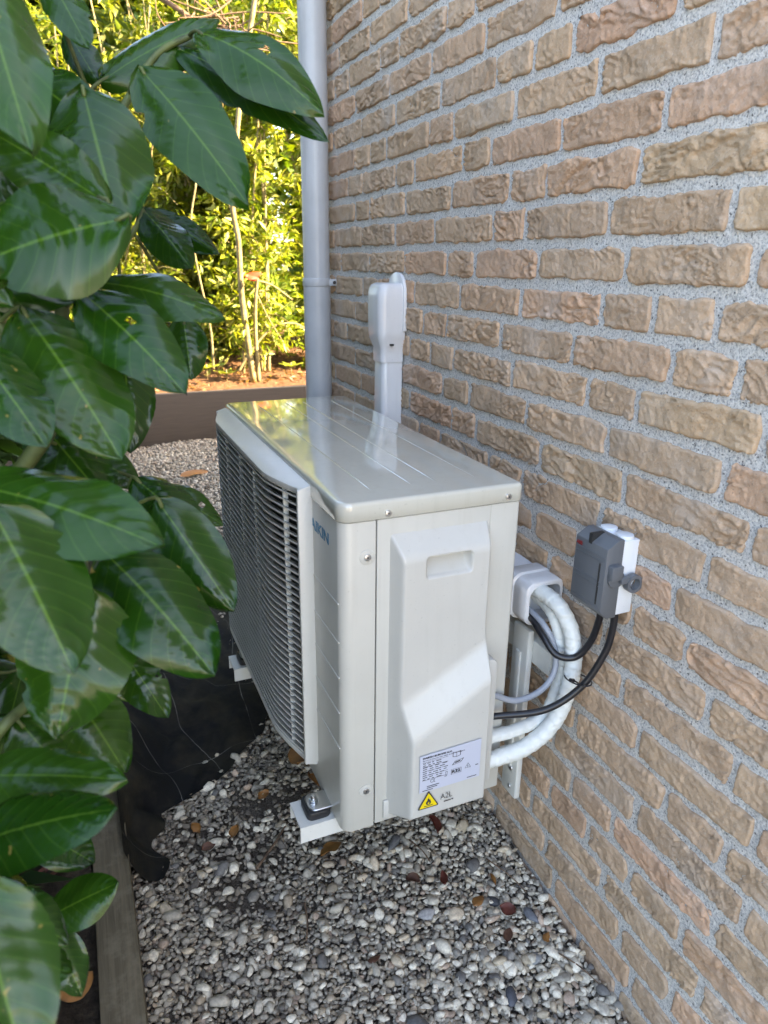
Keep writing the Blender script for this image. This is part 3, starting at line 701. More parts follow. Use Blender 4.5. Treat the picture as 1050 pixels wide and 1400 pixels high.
# ------------------------------------------------------------------ wall bracket
br = empty('wall_bracket', (.11, .33, -.15), 'cream steel wall bracket with two arms carrying the outdoor unit', 'bracket')
box('rail', (.1005, .1395, .022, .70, .182, .226), MT['white_metal'], br, .002)
cyl('rail_hole', (.1000, .098, .206), (.104, .098, .206), .0045, MT['black'], br, 14)
def channel(y0, y1):
    bm = box_bm(-.342, -.02, y0, y1, -.0095, -.0065); box_bm(-.342, -.02, y0, y0 + .003, -.037, -.0096, bm); box_bm(-.342, -.02, y1 - .003, y1, -.037, -.0096, bm); box_bm(-.06, .0866, y1 - .024, y1 - .0035, -.036, -.0097, bm); return bm
for (y0, y1) in ((.044, .106), (.552, .614)):
    from_bm('arm', channel(y0, y1), MT['white_metal'], br, False)
    ym = (y0 + y1) / 2 + .018
    up = box('upright', (.0865, .0995, ym - .024, ym + .024, -.115, .248), MT['white_metal'], br, .004)
    box('stiffener', (.0825, .0868, ym - .008, ym + .008, -.05, .20), MT['white_metal'], up, .002)
    for z, r_ in ((-.052, .0058), (-.094, .0042)): screw((.0865, ym - .006, z), (-1, 0, 0), r_, br)
    # rubber mount, foot plate and bolt at the arm tip
    yc = (y0 + y1) / 2
    bm = prism(rrect(-.327, -.286, yc - .024, yc + .024, .01, 5), 'z', -.0068, .0085); bev(bm, .003, 2, 40); from_bm('rubber_mount', bm, MT['rubber'], br)
    bm = prism(rrect(-.322, -.262, yc - .021, yc + .021, (.012, .003, .003, .012), 5), 'z', .0085, .0115); bev(bm, .001, 1, 40); from_bm('foot_plate', bm, MT['steel'], br)
    bo = cyl('bolt', (-.310, yc, .0112), (-.310, yc, .024), .0042, MT['steel'], br, 14, .0008)
    cyl('nut', (-.310, yc, .0112), (-.310, yc, .0175), .0078, MT['steel'], bo, 6, .0006)

# ------------------------------------------------------------------ white trunking down the wall and round behind the unit
tr = empty('trunking', (.12, .75, .5), 'white plastic pipe trunking with rounded wall cap rising behind the outdoor unit', 'trunking')
def duct(name, poly, axis, a0, a1, b=.0015):
    bm = prism(poly, axis, a0, a1); bev(bm, b, 2, 45); return from_bm(name, bm, MT['duct'], tr)
TY0, TY1, TX = .733, .792, .087
duct('channel', rrect(TX, .1385, TY0, TY1, (.012, .001, .001, .012), 5), 'z', .33, .645)
box('channel_seam', (.1005, .1025, TY0 - .0008, TY0 + .004, .33, .645), MT['duct'], tr)
# cap: lofted rounded sections
secs = [(.628, .084, .7305, .7945, .012), (.645, .084, .7305, .7945, .012), (.662, .083, .729, .796, .014), (.682, .0755, .7215, .803, .016), (.70, .073, .7185, .8055, .018), (.775, .072, .718, .806, .018), (.795, .074, .719, .805, .018), (.804, .080, .722, .802, .016), (.808, .090, .728, .796, .012)]
bm = bmesh.new(); prev = None
for z, x0, y0, y1, r_ in secs:
    ring = [bm.verts.new((x, y, z)) for x, y in rrect(x0, .1385, y0, y1, (r_, .001, .001, r_), 6)]
    if prev:
        for i in range(len(ring)): bm.faces.new((prev[i], prev[(i + 1) % len(ring)], ring[(i + 1) % len(ring)], ring[i]))
    else: bm.faces.new(ring)
    prev = ring
bm.faces.new(prev); from_bm('wall_cap', bm, MT['duct'], tr, sharp=60)
fl_ = [(.7115, .70)] + [(.762 + .0505 * math.cos(t), .782 + .0505 * math.sin(t)) for t in np.linspace(math.pi, 0, 20)] + [(.8125, .70)]
bm = prism(fl_, 'x', .130, .1395); bev(bm, .003, 2, 40); from_bm('flange', bm, MT['duct'], tr)
box('cap_latch', (.0995, .1085, .7165, .722, .668, .672), MT['black'], tr)
duct('elbow', rrect(TX - .003, .1385, .70, TY1 + .003, .01, 4), 'z', .265, .345)
duct('channel', [(p_[0], p_[1]) for p_ in []] or rrect(.083, .1385, .278, .340, (.012, .001, .001, .012), 5), 'y', .12, .70)
# open end piece
bm = bmesh.new(); prev = None
for y, g, h_ in ((.128, .0, 0), (.122, .006, 0), (.094, .0065, 0), (.092, .003, 0), (.074, .004, 0), (.056, .003, 0), (.0535, .0, .002), (.0545, -.005, .006), (.09, -.005, .006)):
    ring = [bm.verts.new((x, y, z)) for x, z in rrect(.0665 - g, .1385 - h_, .272 - g, .346 + g, (.02, .012, .012, .02), 6)]
    if prev:
        for i in range(len(ring)): bm.faces.new((prev[i], prev[(i + 1) % len(ring)], ring[(i + 1) % len(ring)], ring[i]))
    prev = ring
bm.faces.new(prev); ep = from_bm('end_piece', bm, MT['duct'], tr, sharp=50)

# ------------------------------------------------------------------ insulated pipes and cables
def wrapped(path, r, label):
    """pipe lagging wound with overlapping tape"""
    P = spline(path, 320); n = len(P); ns = 20; V, F = tube_np(P, np.full(n, r), ns); s_ = np.concatenate([[0], np.cumsum(np.linalg.norm(np.diff(P, axis=0), axis=1))])
    th = np.arange(ns) / ns; f = (s_[:, None] / .017 + th[None] + .25 * (vn(s_[:, None] * 60, th[None] * 3) - .5)) % 1.0
    k = 1 + .085 * (f - .5) + .07 * (vn(s_[:, None] * 130, th[None] * 7 + 3) - .5) + .02 * np.sin(s_[:, None] * 40)
    C = np.repeat(P, ns, 0); V[:n * ns] = C + (V[:n * ns] - C) * k.reshape(-1, 1)
    me = bpy.data.meshes.new('insulated_pipe'); me.from_pydata(V.tolist(), [], [q[:3] if q[2] == q[3] else q for q in F.tolist()]); me.update()
    return tag(link('insulated_pipe', me, MT['wrap']), label, 'pipe', 'insulated refrigerant pipes')
wrapped([(.096, .11, .327), (.095, .058, .330), (.098, .010, .323), (.107, -.018, .284), (.104, -.032, .218), (.080, -.034, .140), (.030, -.029, .096), (-.036, -.020, .081), (-.06, -.018, .08)], .0138, 'thicker white wrapped refrigerant pipe looping outermost from trunking to unit')
wrapped([(.112, .11, .302), (.106, .060, .306), (.100, .022, .298), (.104, .004, .256), (.106, -.001, .198), (.078, -.008, .134), (.018, -.013, .121), (-.030, -.010, .119), (-.06, -.01, .119)], .0108, 'thinner white wrapped refrigerant pipe tucked inside the other loop')
tag(tube('grey_cable', spline([(.085, .11, .292), (.082, .060, .292), (.081, .018, .284), (.090, .0, .252), (.084, -.012, .216), (.058, -.015, .188), (.012, -.014, .180), (-.030, -.010, .198), (-.056, -.008, .205)], 80), .0052, MT['greycable'], None, 10), 'thin light grey cable running from the trunking into the unit', 'cable')
tag(tube('black_cable', spline([(.080, .11, .284), (.077, .060, .286), (.068, .008, .278), (.076, -.022, .256), (.100, -.040, .2555), (.116, -.052, .285), (.122, -.060, .330), (.122, -.061, .372)], 80), .0056, MT['cable'], None, 12), 'short black cable looping from the trunking up into the isolator switch', 'cable', 'black cables')
tag(tube('black_cable', spline([(.122, -.092, .375), (.121, -.092, .325), (.113, -.089, .283), (.086, -.078, .226), (.036, -.058, .184), (-.030, -.020, .165), (-.056, -.012, .164)], 80), .0056, MT['cable'], None, 12), 'long black cable sweeping from the isolator switch down into the unit', 'cable', 'black cables')
ct = empty('cable_tie', (.075, -.06, .215), 'black cable tie strapping the cable to the white pipe loop', 'cable tie')
th = np.linspace(0, 2 * np.pi, 25); c0 = np.array((.097, -.056, .225)); e1 = np.array((-.28, -.92, .28)); e1 /= np.linalg.norm(e1); e2 = np.array((.95, -.28, 0)); e2 = e2 - e1 * (e1 @ e2); e2 /= np.linalg.norm(e2)
tube('strap', c0 + .0385 * np.cos(th)[:, None] * e1 + .0172 * np.sin(th)[:, None] * e2, .0013, MT['cable'], ct, 6)
pq = Vector((.0805, -.072, .231)); tube('tail', [pq + Vector((.01, .0, -.006)), pq + Vector((-.004, -.003, .006)), pq + Vector((-.014, -.006, .012))], .0014, MT['cable'], ct, 6)
cyl('lock_head', pq + Vector((-.018, -.007, .014)), pq + Vector((-.010, -.005, .010)), .0032, MT['cable'], ct, 8)

# ------------------------------------------------------------------ isolator switch
sw = empty('isolator_switch', (.12, -.072, .36), 'grey and white isolator switch box with padlock lever, fixed to the bricks', 'switch')
SY0, SY1 = -.107, -.0365
bm = prism(rrect(.107, .1395, SY0 + .002, SY1 - .002, .003, 3), 'z', .361, .4785); bev(bm, .0015, 2, 45); wb = from_bm('back_box', bm, MT['white_plastic'], sw)
for y in (-.090, -.055): cyl('knockout', (.1235, y, .4765), (.1235, y, .4835), .0125, MT['white_plastic'], wb, 28, .001)
# hinged grey cover, chamfered above and below
prof = [(.109, .3585), (.109, .4825), (.0985, .4825), (.0795, .4705), (.0785, .372), (.092, .3585)]
bm = prism(prof, 'y', SY0, SY1); bev(bm, .0012, 2, 15); gc = from_bm('front_cover', bm, MT['grey_plastic'], sw)
for z in (.4555, .4485, .4165, .4095, .3775):
    box('rib', (.0778, .0792, SY0 + .004, SY1 - .003, z, z + .0012), MT['grey_plastic'], gc, .0004)
box('notch', (.0788, .1012, -.0725, -.0655, .468, .4834), MT['black'], gc)
box('notch', (.0775, .0790, SY0 + .0105, SY0 + .0125, .381, .446), MT['black'], gc)
lettering('lettering', 'ABB', (.0783, -.0395, .4585), 'red', gc, .0135, .0062, face='x', bold=.00012)
lv = box('lever', (.0842, .1045, SY0 - .0105, SY0 + .004, .424, .4465), MT['grey_plastic'], sw, .002)
cyl('pivot', (.0985, SY0 + .001, .424), (.0985, SY0 - .005, .424), .014, MT['grey_plastic'], sw, 24, .001)
box('lever_arm', (.102, .1175, SY0 - .0115, SY0 - .0035, .4175, .4275), MT['grey_plastic'], lv, .001)
bm = bmesh.new(); c0 = Vector((.1265, SY0 - .0075, .4150)); n = 32
for (rr) in (0,):
    R1, R0, hh = .0140, .0090, .0055; V4 = []
    for k in range(n):
        t = 2 * math.pi * k / n; ct_, st_ = math.cos(t), math.sin(t)
        V4.append([bm.verts.new((c0.x + r_ * ct_, c0.y + h_, c0.z + r_ * st_)) for r_, h_ in ((R1, -hh), (R1, hh), (R0, hh), (R0, -hh))])
    for k in range(n):
        for q in range(4): bm.faces.new((V4[k][q], V4[k][(q + 1) % 4], V4[(k + 1) % n][(q + 1) % 4], V4[(k + 1) % n][q]))
from_bm('padlock_ring', bm, MT['grey_plastic'], lv)

# ------------------------------------------------------------------ downpipe
dp = empty('downpipe', (.088, 1.225, GZ), 'blue grey plastic downpipe clamped to the far corner of the wall', 'downpipe')
DX, DY = .088, 1.228
cyl('pipe', (DX, DY, GZ - .1), (DX, DY, .79), .0392, MT['pipe'], dp, 40)
cyl('pipe', (DX, DY, .78), (DX, DY, HOUSE_H - .05), .0378, MT['pipe'], dp, 40)
cl = cyl('clamp', (DX, DY, .785), (DX, DY, .808), .0412, MT['pipe'], dp, 40, .002)
box('clamp_ear', (DX + .028, DX + .052, DY - .030, DY - .018, .7875, .8055), MT['pipe'], dp, .001)
screw((DX + .043, DY - .030, .7965), (0, -1, 0), .0048, dp, mat='rubber')

# ------------------------------------------------------------------ laurel beside the path: single large leaves on stems
laurel = empty('laurel_shrub', (-.95, .05, -.22), 'cherry laurel with large glossy dark green leaves leaning over the edging', 'shrub')
def leaf_np(P0, P1, W, N, bend=.06, fold=.25, nu=30, nv=13, seed=0, curl=0.0, serr=.02):
    P0 = np.array(P0, float); P1 = np.array(P1, float); t = P1 - P0; L = np.linalg.norm(t); t = t / L
    n = np.array(N, float); n = n - t * (n @ t); n /= np.linalg.norm(n); s = np.cross(n, t)
    u = np.linspace(0, 1, nu); v = np.linspace(-1, 1, nv); v = np.sign(v) * np.abs(v) ** .9
    U, V = np.meshgrid(u, v, indexing='ij')
    w_ = np.clip(np.sin(np.pi * U ** .88), 0, 1) ** .62 * (1 - .12 * U ** 6) ; w_ = np.where(U > .9, w_ * (1 - ((U - .9) / .1) ** 2 * .35), w_)
    w_ = w_ * (1 + serr * (np.abs(((U * 15 + seed * .3) % 1) - .5) * 2 - .5) + .05 * (vn(U * 6, V * 0 + np.sign(V) * 3, seed) - .5)) * W / 2
    rb = random.Random(seed * 7 + 1)
    for _ in range(rb.choice((0, 0, 1, 1, 2))):
        u0, sd_, am, wd_ = rb.uniform(.25, .9), rb.choice((-1, 1)), rb.uniform(.08, .3), rb.uniform(.012, .035)
        w_ = w_ * (1 - am * np.exp(-((U - u0) / wd_) ** 2) * (np.sign(V) == sd_))
    ph = U * 9.0 - np.abs(V) * 2.1
    quilt = (np.abs((ph % 1) - .5) * 2)                                           # 1 on the side veins
    h = -fold * np.abs(V) * w_ + .10 * W * (.5 - quilt ** 2) * np.abs(V) ** .5 * (1 - np.abs(V)) * 1.4
    h += .05 * W * np.exp(-(V / .10) ** 2) * -1.0 * .5
    h += .22 * W * (vn(U * 3.2, V * 1.3, seed + 5) - .5) * np.abs(V) + .05 * W * np.sin(U * 9 + seed) * V ** 2 * np.sign(V)
    h += curl * W * V ** 2
    ax = U * L
    arch = bend * L * 4 * U * (1 - U) - .0 * U
    tw = (vn(seed * 1.31, 7.7) - .5) * .5 * (U - .3)
    X = P0 + ax[..., None] * t + (V * w_)[..., None] * s * np.cos(tw)[..., None] + (h + arch + V * w_ * np.sin(tw))[..., None] * n
    i = np.arange(nu - 1)[:, None] * nv; j = np.arange(nv - 1)[None]
    F = np.stack([i + j, i + nv + j, i + nv + j + 1, i + j + 1], -1).reshape(-1, 4)
    return X.reshape(-1, 3), F, np.stack([U, V], -1).reshape(-1, 2)
UPN = np.array((0, 0, 1.0)); 
def vdir(px, py): 
    d = np.array(at(px, py, 1.0)) - np.array(CAM_P); return -d / np.linalg.norm(d)
# base pixel, tip pixel, base depth, tip depth, width in pixels, how far it faces up, bend, fold, curl
LV = [
 ((-40, -60), (44, 212), .50, .47, 135, .55, .05, .25, 0), ((136, 112), (300, 28), .74, .78, 82, .9, .05, .3, 0), ((268, 42), (443, 156), .72, .70, 98, .7, .10, .25, 0),
 ((236, 62), (450, 194), .76, .74, 72, .5, .06, .2, 0), ((190, 92), (340, 280), .70, .66, 116, .55, .05, .2, 0), ((112, 118), (166, 328), .64, .60, 148, .45, .05, .3, 0),
 ((178, 296), (-60, 372), .56, .53, 176, .7, .06, .25, 0), ((194, 285), (262, 368), .80, .78, 66, .6, .08, .5, 0), ((200, 286), (300, 348), .83, .82, 48, .5, .05, .4, 0),
 ((122, 384), (308, 436), .66, .66, 100, .8, .08, .25, 0), ((108, 396), (256, 540), .60, .585, 112, .65, .07, .25, 0), ((28, 420), (168, 630), .585, .56, 158, .55, .06, .25, 0),
 ((-40, 470), (64, 612), .53, .51, 112, .7, .05, .25, 0), ((-50, 660), (226, 748), .52, .50, 158, .85, .06, .2, 0), ((182, 652), (280, 738), .70, .68, 84, .6, .05, .3, 0),
 ((214, 664), (306, 718), .80, .80, 54, .8, .04, .2, 0), ((105, 612), (192, 664), .74, .74, 60, .7, .04, .2, 0), ((140, 752), (294, 924), .60, .575, 142, .6, .09, .2, 0),
 ((212, 680), (320, 836), .66, .66, 96, .4, .05, .3, 0), ((-14, 690), (102, 922), .475, .46, 170, .6, .06, .2, 0), ((120, 800), (78, 1010), .555, .54, 168, .5, .05, .25, 0),
 ((162, 882), (230, 982), .72, .72, 66, .45, .03, .2, 0), ((96, 940), (172, 1056), .62, .62, 100, .5, .04, .3, 0), ((-50, 1062), (174, 1066), .53, .535, 92, .9, .05, .2, 0),
 ((-50, 1158), (160, 1104), .47, .47, 138, 1.9, .05, .15, 0), ((-40, 1200), (38, 1470), .42, .40, 165, 1.7, .08, .15, 0), ((58, 1258), (162, 1206), .62, .62, 74, .7, .03, .2, 0),
 ((0, 1218), (94, 1292), .55, .55, 66, .8, .04, .25, 0), ((74, 1270), (112, 1362), .62, .62, 56, .5, .04, .3, 0), ((62, -40), (122, 68), .68, .66, 62, .3, .03, .3, 0),
 ((90, 40), (136, 116), .75, .74, 50, .2, .03, .3, 0), ((150, 280), (-30, 170), .60, .60, 100, .4, .04, .25, 0), ((70, 250), (-50, 300), .66, .66, 120, .3, .04, .25, 0),
 ((170, 470), (178, 620), .80, .80, 80, .3, .04, .25, 0), ((250, 430), (262, 520), .86, .86, 60, .4, .03, .3, 0), ((140, 640), (60, 740), .74, .74, 90, .3, .03, .3, 0), ((40, 560), (150, 690), .70, .70, 100, .3, .03, .3, 0),
 ((130, 880), (190, 960), .78, .80, 60, .3, .03, .2, 0), ((40, 1130), (130, 1180), .66, .66, 70, .4, .03, .2, 0), ((20, 980), (100, 1070), .60, .60, 90, .5, .03, .2, 0),
 ((-20, 1300), (100, 1330), .58, .58, 80, .6, .03, .2, 0), ((20, 90), (150, 190), .66, .64, 90, .3, .03, .3, 0)]
stems = []; HOLES = {2: (363, 69, 3), 10: (177, 441, 2), 15: (275, 690, 4), 21: (214, 924, 1)}
def stem_path(pp, r0, r1):
    P = spline([np.array(q) for q in pp], 40); stems.append(P); n = len(P)
    tube('stem', P, np.linspace(r0, r1, n), MT['stem'], laurel, 8)
g = (-.95, .05, -.23)
stem_path([g, (-.92, .0, .1), (-.83, -.05, .45), at(60, 600, .66), at(85, 420, .68), at(110, 250, .68), at(118, 118, .72)], .012, .0035)
stem_path([at(110, 250, .68), at(150, 180, .72), at(210, 80, .75), at(262, 48, .75)], .005, .003)
stem_path([(-.83, -.05, .45), at(70, 760, .62), at(120, 760, .64), at(170, 690, .70), at(205, 660, .74)], .006, .003)
stem_path([(-.93, .0, .0), at(-40, 1060, .60), at(40, 960, .60), at(110, 900, .64), at(150, 880, .70)], .006, .003)
stem_path([(-.93, .0, -.05), at(-60, 1260, .56), at(-20, 1180, .52), at(0, 1150, .52)], .005, .003)
stem_path([at(60, 600, .66), at(20, 480, .62), at(-30, 380, .60), at(-60, 180, .56), at(-50, -80, .54)], .005, .003)
stem_path([at(85, 420, .68), at(120, 385, .67), at(180, 320, .78), at(196, 288, .80)], .004, .0028)
allst = np.vstack(stems)
for q, (b0, b1, d0, d1, wpx, upf, bend, fold, curl) in enumerate(LV):
    P0 = np.array(at(*b0, d0)); P1 = np.array(at(*b1, d1)); W = .93 * wpx * (d0 + d1) / 2 / FPX
    N = UPN * upf + vdir((b0[0] + b1[0]) / 2, (b0[1] + b1[1]) / 2) * (1.15 - .35 * upf) + np.array((.10, 0, 0)) * math.sin(q * 2.4)
    V, F, uv = leaf_np(P0, P1, W, N, bend, fold, seed=q + 1)
    if q in HOLES:                                                    # eaten holes
        Q = (V[F].mean(1) - np.array(CAM_P)) @ np.array(CM); sx_ = 525 + FPX * Q[:, 0] / -Q[:, 2]; sy_ = 700 - FPX * Q[:, 1] / -Q[:, 2]
        F = np.delete(F, np.argsort(np.hypot(sx_ - HOLES[q][0], sy_ - HOLES[q][1]))[:HOLES[q][2]], 0)
    o = from_np('leaf', V, F, MT['laurel'], laurel, uv=uv)
    k = np.argmin(np.linalg.norm(allst - P0, axis=1)); T0 = allst[k]; dd = (P1 - P0) / np.linalg.norm(P1 - P0)
    mid = (T0 + P0) / 2 - dd * .006 - np.array((0, 0, .004))
    n_ = 8; Pp = spline([T0, mid, P0, P0 + dd * .012], 9); tube('petiole', Pp, np.full(len(Pp), .0019), MT['stem'], o, 6)
# inner leaves filling the shrub behind the big ones
rr_ = random.Random(12)
for q in range(420):
    px, py = rr_.uniform(-330, 170), rr_.uniform(-260, 1330); d = rr_.uniform(.72, 1.05) if px > -60 else rr_.uniform(.5, 1.0)
    lim = np.interp(py, [-260, 100, 300, 420, 560, 640, 900, 1060, 1330], [60, 110, 140, 190, 120, 130, 130, 60, 30])
    if px > lim: continue
    P0 = np.array(at(px, py, d)); a_ = rr_.uniform(0, 6.28); Ld = rr_.uniform(.09, .13)
    di = np.array((math.cos(a_), math.sin(a_) * .7, rr_.uniform(-.9, .1))); di /= np.linalg.norm(di)
    if P0[0] > -.60: continue
    k = np.argmin(np.linalg.norm(allst - P0, axis=1)); T0 = allst[k]
    if np.linalg.norm(T0 - P0) > .13: continue
    V, F, uv = leaf_np(P0, P0 + di * Ld, Ld * .42, UPN * .7 + vdir(px, py) * .5 + np.array((rr_.uniform(-.5, .5), rr_.uniform(-.5, .5), 0)), .06, .25, 14, 7, seed=q + 60)
    o = from_np('leaf', V, F, MT['laurel'], laurel, uv=uv)
    Pp = spline([T0, (T0 * .4 + P0 * .6) - np.array((0, 0, .02)), P0], 9); tube('petiole', Pp, np.full(len(Pp), .0017), MT['stem'], o, 5)

# ------------------------------------------------------------------ sunlit shrubs in the planting bed
def leaves_cloud(P, D, size, tones, wide=.36):
    """many small folded leaves: 6 vertices, 2 quads each"""
    n = len(P); D = D / np.linalg.norm(D, axis=1)[:, None]
    A = np.cross(D, RNG.normal(size=(n, 3)) * .6 + np.array((0, 0, 1.0))); A /= np.linalg.norm(A, axis=1)[:, None] + 1e-9; Nn = np.cross(A, D)
    L = size[:, None]; w_ = L * wide * .5
    V = np.stack([P, P + D * L * .45 + A * w_ + Nn * L * .06, P + D * L + Nn * L * -.10, P + D * L * .45 - A * w_ + Nn * L * .06, P + D * L * .48 - Nn * L * .03, P + D * L * .02], 1)
    V[:, 5] = P + D * L * .02
    b = (np.arange(n) * 6)[:, None, None]; F = np.array([[0, 4, 2, 1], [0, 3, 2, 4]])[None] + b
    return V.reshape(-1, 3), F.reshape(-1, 4), np.repeat(tones, 6, 0)
TONES = np.array([(.26, .33, .03), (.33, .38, .045), (.20, .28, .03), (.40, .42, .08), (.14, .22, .03), (.46, .46, .20), (.36, .38, .10)])
def hedge_shrub(x, y, z, rx, ry, h, nst, nl, lsize, label, tones, name='hedge_shrub', stemr=.016, lean=.5, low=.25, group='sunlit shrubs in the planting bed', cat='shrub', lim=None, wide=.36):
    e = empty(name, (x, y, z), label, cat, group); LP, LD = [], []
    for q in range(nst):
        a_ = RNG.uniform(0, 6.28); rr = math.sqrt(RNG.uniform(0, .5)); bx, by = x + rx * rr * .45 * math.cos(a_), y + ry * rr * .45 * math.sin(a_)
        tx, ty = x + rx * (rr + .3) * math.cos(a_ + RNG.normal(0, .5)), y + ry * (rr + .3) * math.sin(a_ + RNG.normal(0, .5)); hh = h * RNG.uniform(.75, 1.0)
        P = spline([(bx, by, z - .05), (bx + RNG.normal(0, .03), by + RNG.normal(0, .03), z + hh * .3), ((bx + tx) / 2 + RNG.normal(0, .06), (by + ty) / 2 + RNG.normal(0, .06), z + hh * .65), (tx, ty, z + hh)], 24)
        tube('stem', P, np.linspace(stemr * RNG.uniform(.6, 1.1), .004, len(P)), MT['bark'], e, 7)
        nb = max(6, nl // nst // 26)
        for b in range(nb):
            t = RNG.uniform(low, 1.0); p0 = P[int(t * (len(P) - 1))]; a2 = RNG.uniform(0, 6.28); ln = RNG.uniform(.18, .5) * (1.15 - t * .5)
            d = np.array((math.cos(a2), math.sin(a2), RNG.uniform(-.15, .7))); d /= np.linalg.norm(d)
            m = 26; s_ = RNG.uniform(.15, 1.05, m)[:, None]; droop = np.array((0, 0, -.12)) * (s_ ** 2)
            LP.append(p0 + d * ln * s_ + droop + RNG.normal(0, .018, (m, 3)))
            LD.append(d * .6 + RNG.normal(0, .55, (m, 3)) + np.array((0, 0, -.12)))
            if b % 3 == 0:
                Pt = spline([p0, p0 + d * ln * .5 + (0, 0, .01), p0 + d * ln + (0, 0, -.10)], 6); (LT.append((Pt, e)) if lim is None or (Pt[:, 0].max() < lim[0] and Pt[:, 1].min() > lim[1]) else None)
    LP = np.vstack(LP); LD = np.vstack(LD)
    if lim is not None: kp = (LP[:, 0] < lim[0]) & (LP[:, 1] > lim[1]); LP, LD = LP[kp], LD[kp]
    n = len(LP)
    tn = tones[RNG.integers(0, len(tones), n)] * RNG.uniform(.75, 1.2, (n, 1))
    V, F, C_ = leaves_cloud(LP, LD, lsize * RNG.uniform(.65, 1.25, n), tn, wide)
    o = from_np('foliage', V, F, MT['foliage'], e, col=C_); o['kind'] = 'stuff'
    return e
LT = []
hs = [(.62, 4.45, .05, .42, .35, 2.9, 5, 5500, .075, 'sunlit yellow green shrub with two pale upright stems behind the board'),
      (-.25, 4.75, .05, .55, .4, 2.8, 9, 6000, .065, 'loose sunlit shrub with tangled bare twigs beside the laurel'),
      (1.35, 4.7, .05, .55, .4, 3.0, 9, 8500, .082, 'bright leafy shrub filling the gap next to the downpipe'),
      (.45, 5.5, .08, .7, .5, 3.2, 12, 17000, .10, 'dense green shrub standing behind the pale stems'),
      (-.95, 5.2, .06, .6, .5, 3.0, 8, 7000, .07, 'sunlit shrub mostly hidden behind the laurel leaves'),
      (1.9, 5.7, .08, .8, .5, 3.3, 10, 12000, .10, 'tall leafy shrub at the back of the bed past the downpipe'),
      (2.9, 5.0, .06, .7, .5, 3.0, 6, 2600, .07, 'leafy shrub in the bed hidden by the house corner')]
for q, a_ in enumerate(hs): hedge_shrub(*a_, TONES * np.array((.95, 1, .7)) * ((.85, .75, .9, .48, .65, .55, .65)[q]), low=(.12, .10, .06, .02, .04, .02, .05)[q])
for q, (x, y, h) in enumerate(((-1.6, 7.6, 4.6), (-.2, 7.9, 4.8), (1.1, 7.4, 4.4), (2.4, 7.8, 4.8), (3.8, 7.5, 4.6))):
    hedge_shrub(x, y, .12, 1.0, .8, h, 11, 9500, .21, ('tall evergreen behind the bed, farthest from the house corner', 'tall evergreen behind the tangled bare twigs', 'tall evergreen behind the pale upright stems', 'tall evergreen behind the bright shrub next to the downpipe', 'tall evergreen hidden behind the house corner')[q], TONES * np.array((.42, .55, .6)), 'evergreen', .03, .5, .05, 'tall evergreens behind the bed', 'tree', wide=.75)
Vs, Fs, n0 = {}, {}, {}
LTD = LT
for Pt, e in LT:
    V, F = tube_np(Pt, np.linspace(.0045, .0018, len(Pt)), 4, False); Vs.setdefault(e.name, []).append(V); n = n0.get(e.name, 0); Fs.setdefault(e.name, []).append(F + n); n0[e.name] = n + len(V)
for k in Vs:
    o = from_np('twigs', np.vstack(Vs[k]), np.vstack(Fs[k]), MT['bark'], bpy.data.objects[k]); o['kind'] = 'stuff'
# the two pale stems and arching shoots of the front shrub
front = bpy.data.objects['hedge_shrub']
def pxy(px, py, y):
    d = np.array(at(px, py, 1.0)) - np.array(CAM_P); return np.array(CAM_P) + d * (y - CAM_P.y) / d[1]
for pts, r0, r1 in (([(347, 522), (338, 460), (330, 400), (326, 330), (318, 270), (330, 120), (348, 0), (350, -80)], .024, .016), ([(354, 522), (350, 470), (349, 420), (352, 380)], .018, .012), ([(292, 505), (290, 470), (286, 440), (262, 320), (268, 250)], .010, .006),
                    ([(326, 508), (345, 478), (372, 448), (400, 442), (420, 450)], .011, .006), ([(345, 382), (372, 390), (400, 410)], .008, .005), ([(395, 480), (370, 440), (350, 400)], .006, .004)):
    P = spline([pxy(a_, b_, 4.10) for a_, b_ in pts], 36); tube('stem', P, np.linspace(r0, r1, len(P)) * .9, MT['bark'], front, 9)
c_ = pxy(335, 378, 4.04)
for q in range(3):
    V, F, uv = leaf_np(c_ + RNG.normal(0, .012, 3), c_ + np.array((.07 + .02 * q, -.02, .02 * q - .02)), .045, (0, -1, .6), nu=10, nv=5, seed=q)
    from_np('red_leaf', V, F, MT['red_leaf'], front, uv=uv)
# dry conifer twigs hanging behind the laurel top
dt = empty('dry_branch', tuple(pxy(285, 60, 4.1)), 'tangle of dry reddish brown twigs above the sunlit shrubs', 'branch')
Vv, Ff, n0 = [], [], 0
for q in range(90):
    p0 = pxy(RNG.uniform(235, 340), RNG.uniform(-40, 100), RNG.uniform(4.05, 4.4)); d = RNG.normal(0, 1, 3) * np.array((.2, .08, .10)); P = spline([p0, p0 + d * .5 + RNG.normal(0, .02, 3), p0 + d], 6)
    V, F = tube_np(P, np.linspace(.006, .003, len(P)), 4, False); Vv.append(V); Ff.append(F + n0); n0 += len(V)
o = from_np('twigs', np.vstack(Vv), np.vstack(Ff), MT['twig'], dt); o['kind'] = 'stuff'
tube('branch', spline([pxy(120, -60, 4.6), pxy(240, 10, 4.3), pxy(300, 60, 4.2), pxy(335, 95, 4.2)], 20), np.linspace(.02, .006, 19)[:len(spline([pxy(120, -60, 4.6), pxy(240, 10, 4.3), pxy(300, 60, 4.2), pxy(335, 95, 4.2)], 20))], MT['twig'], dt, 7)
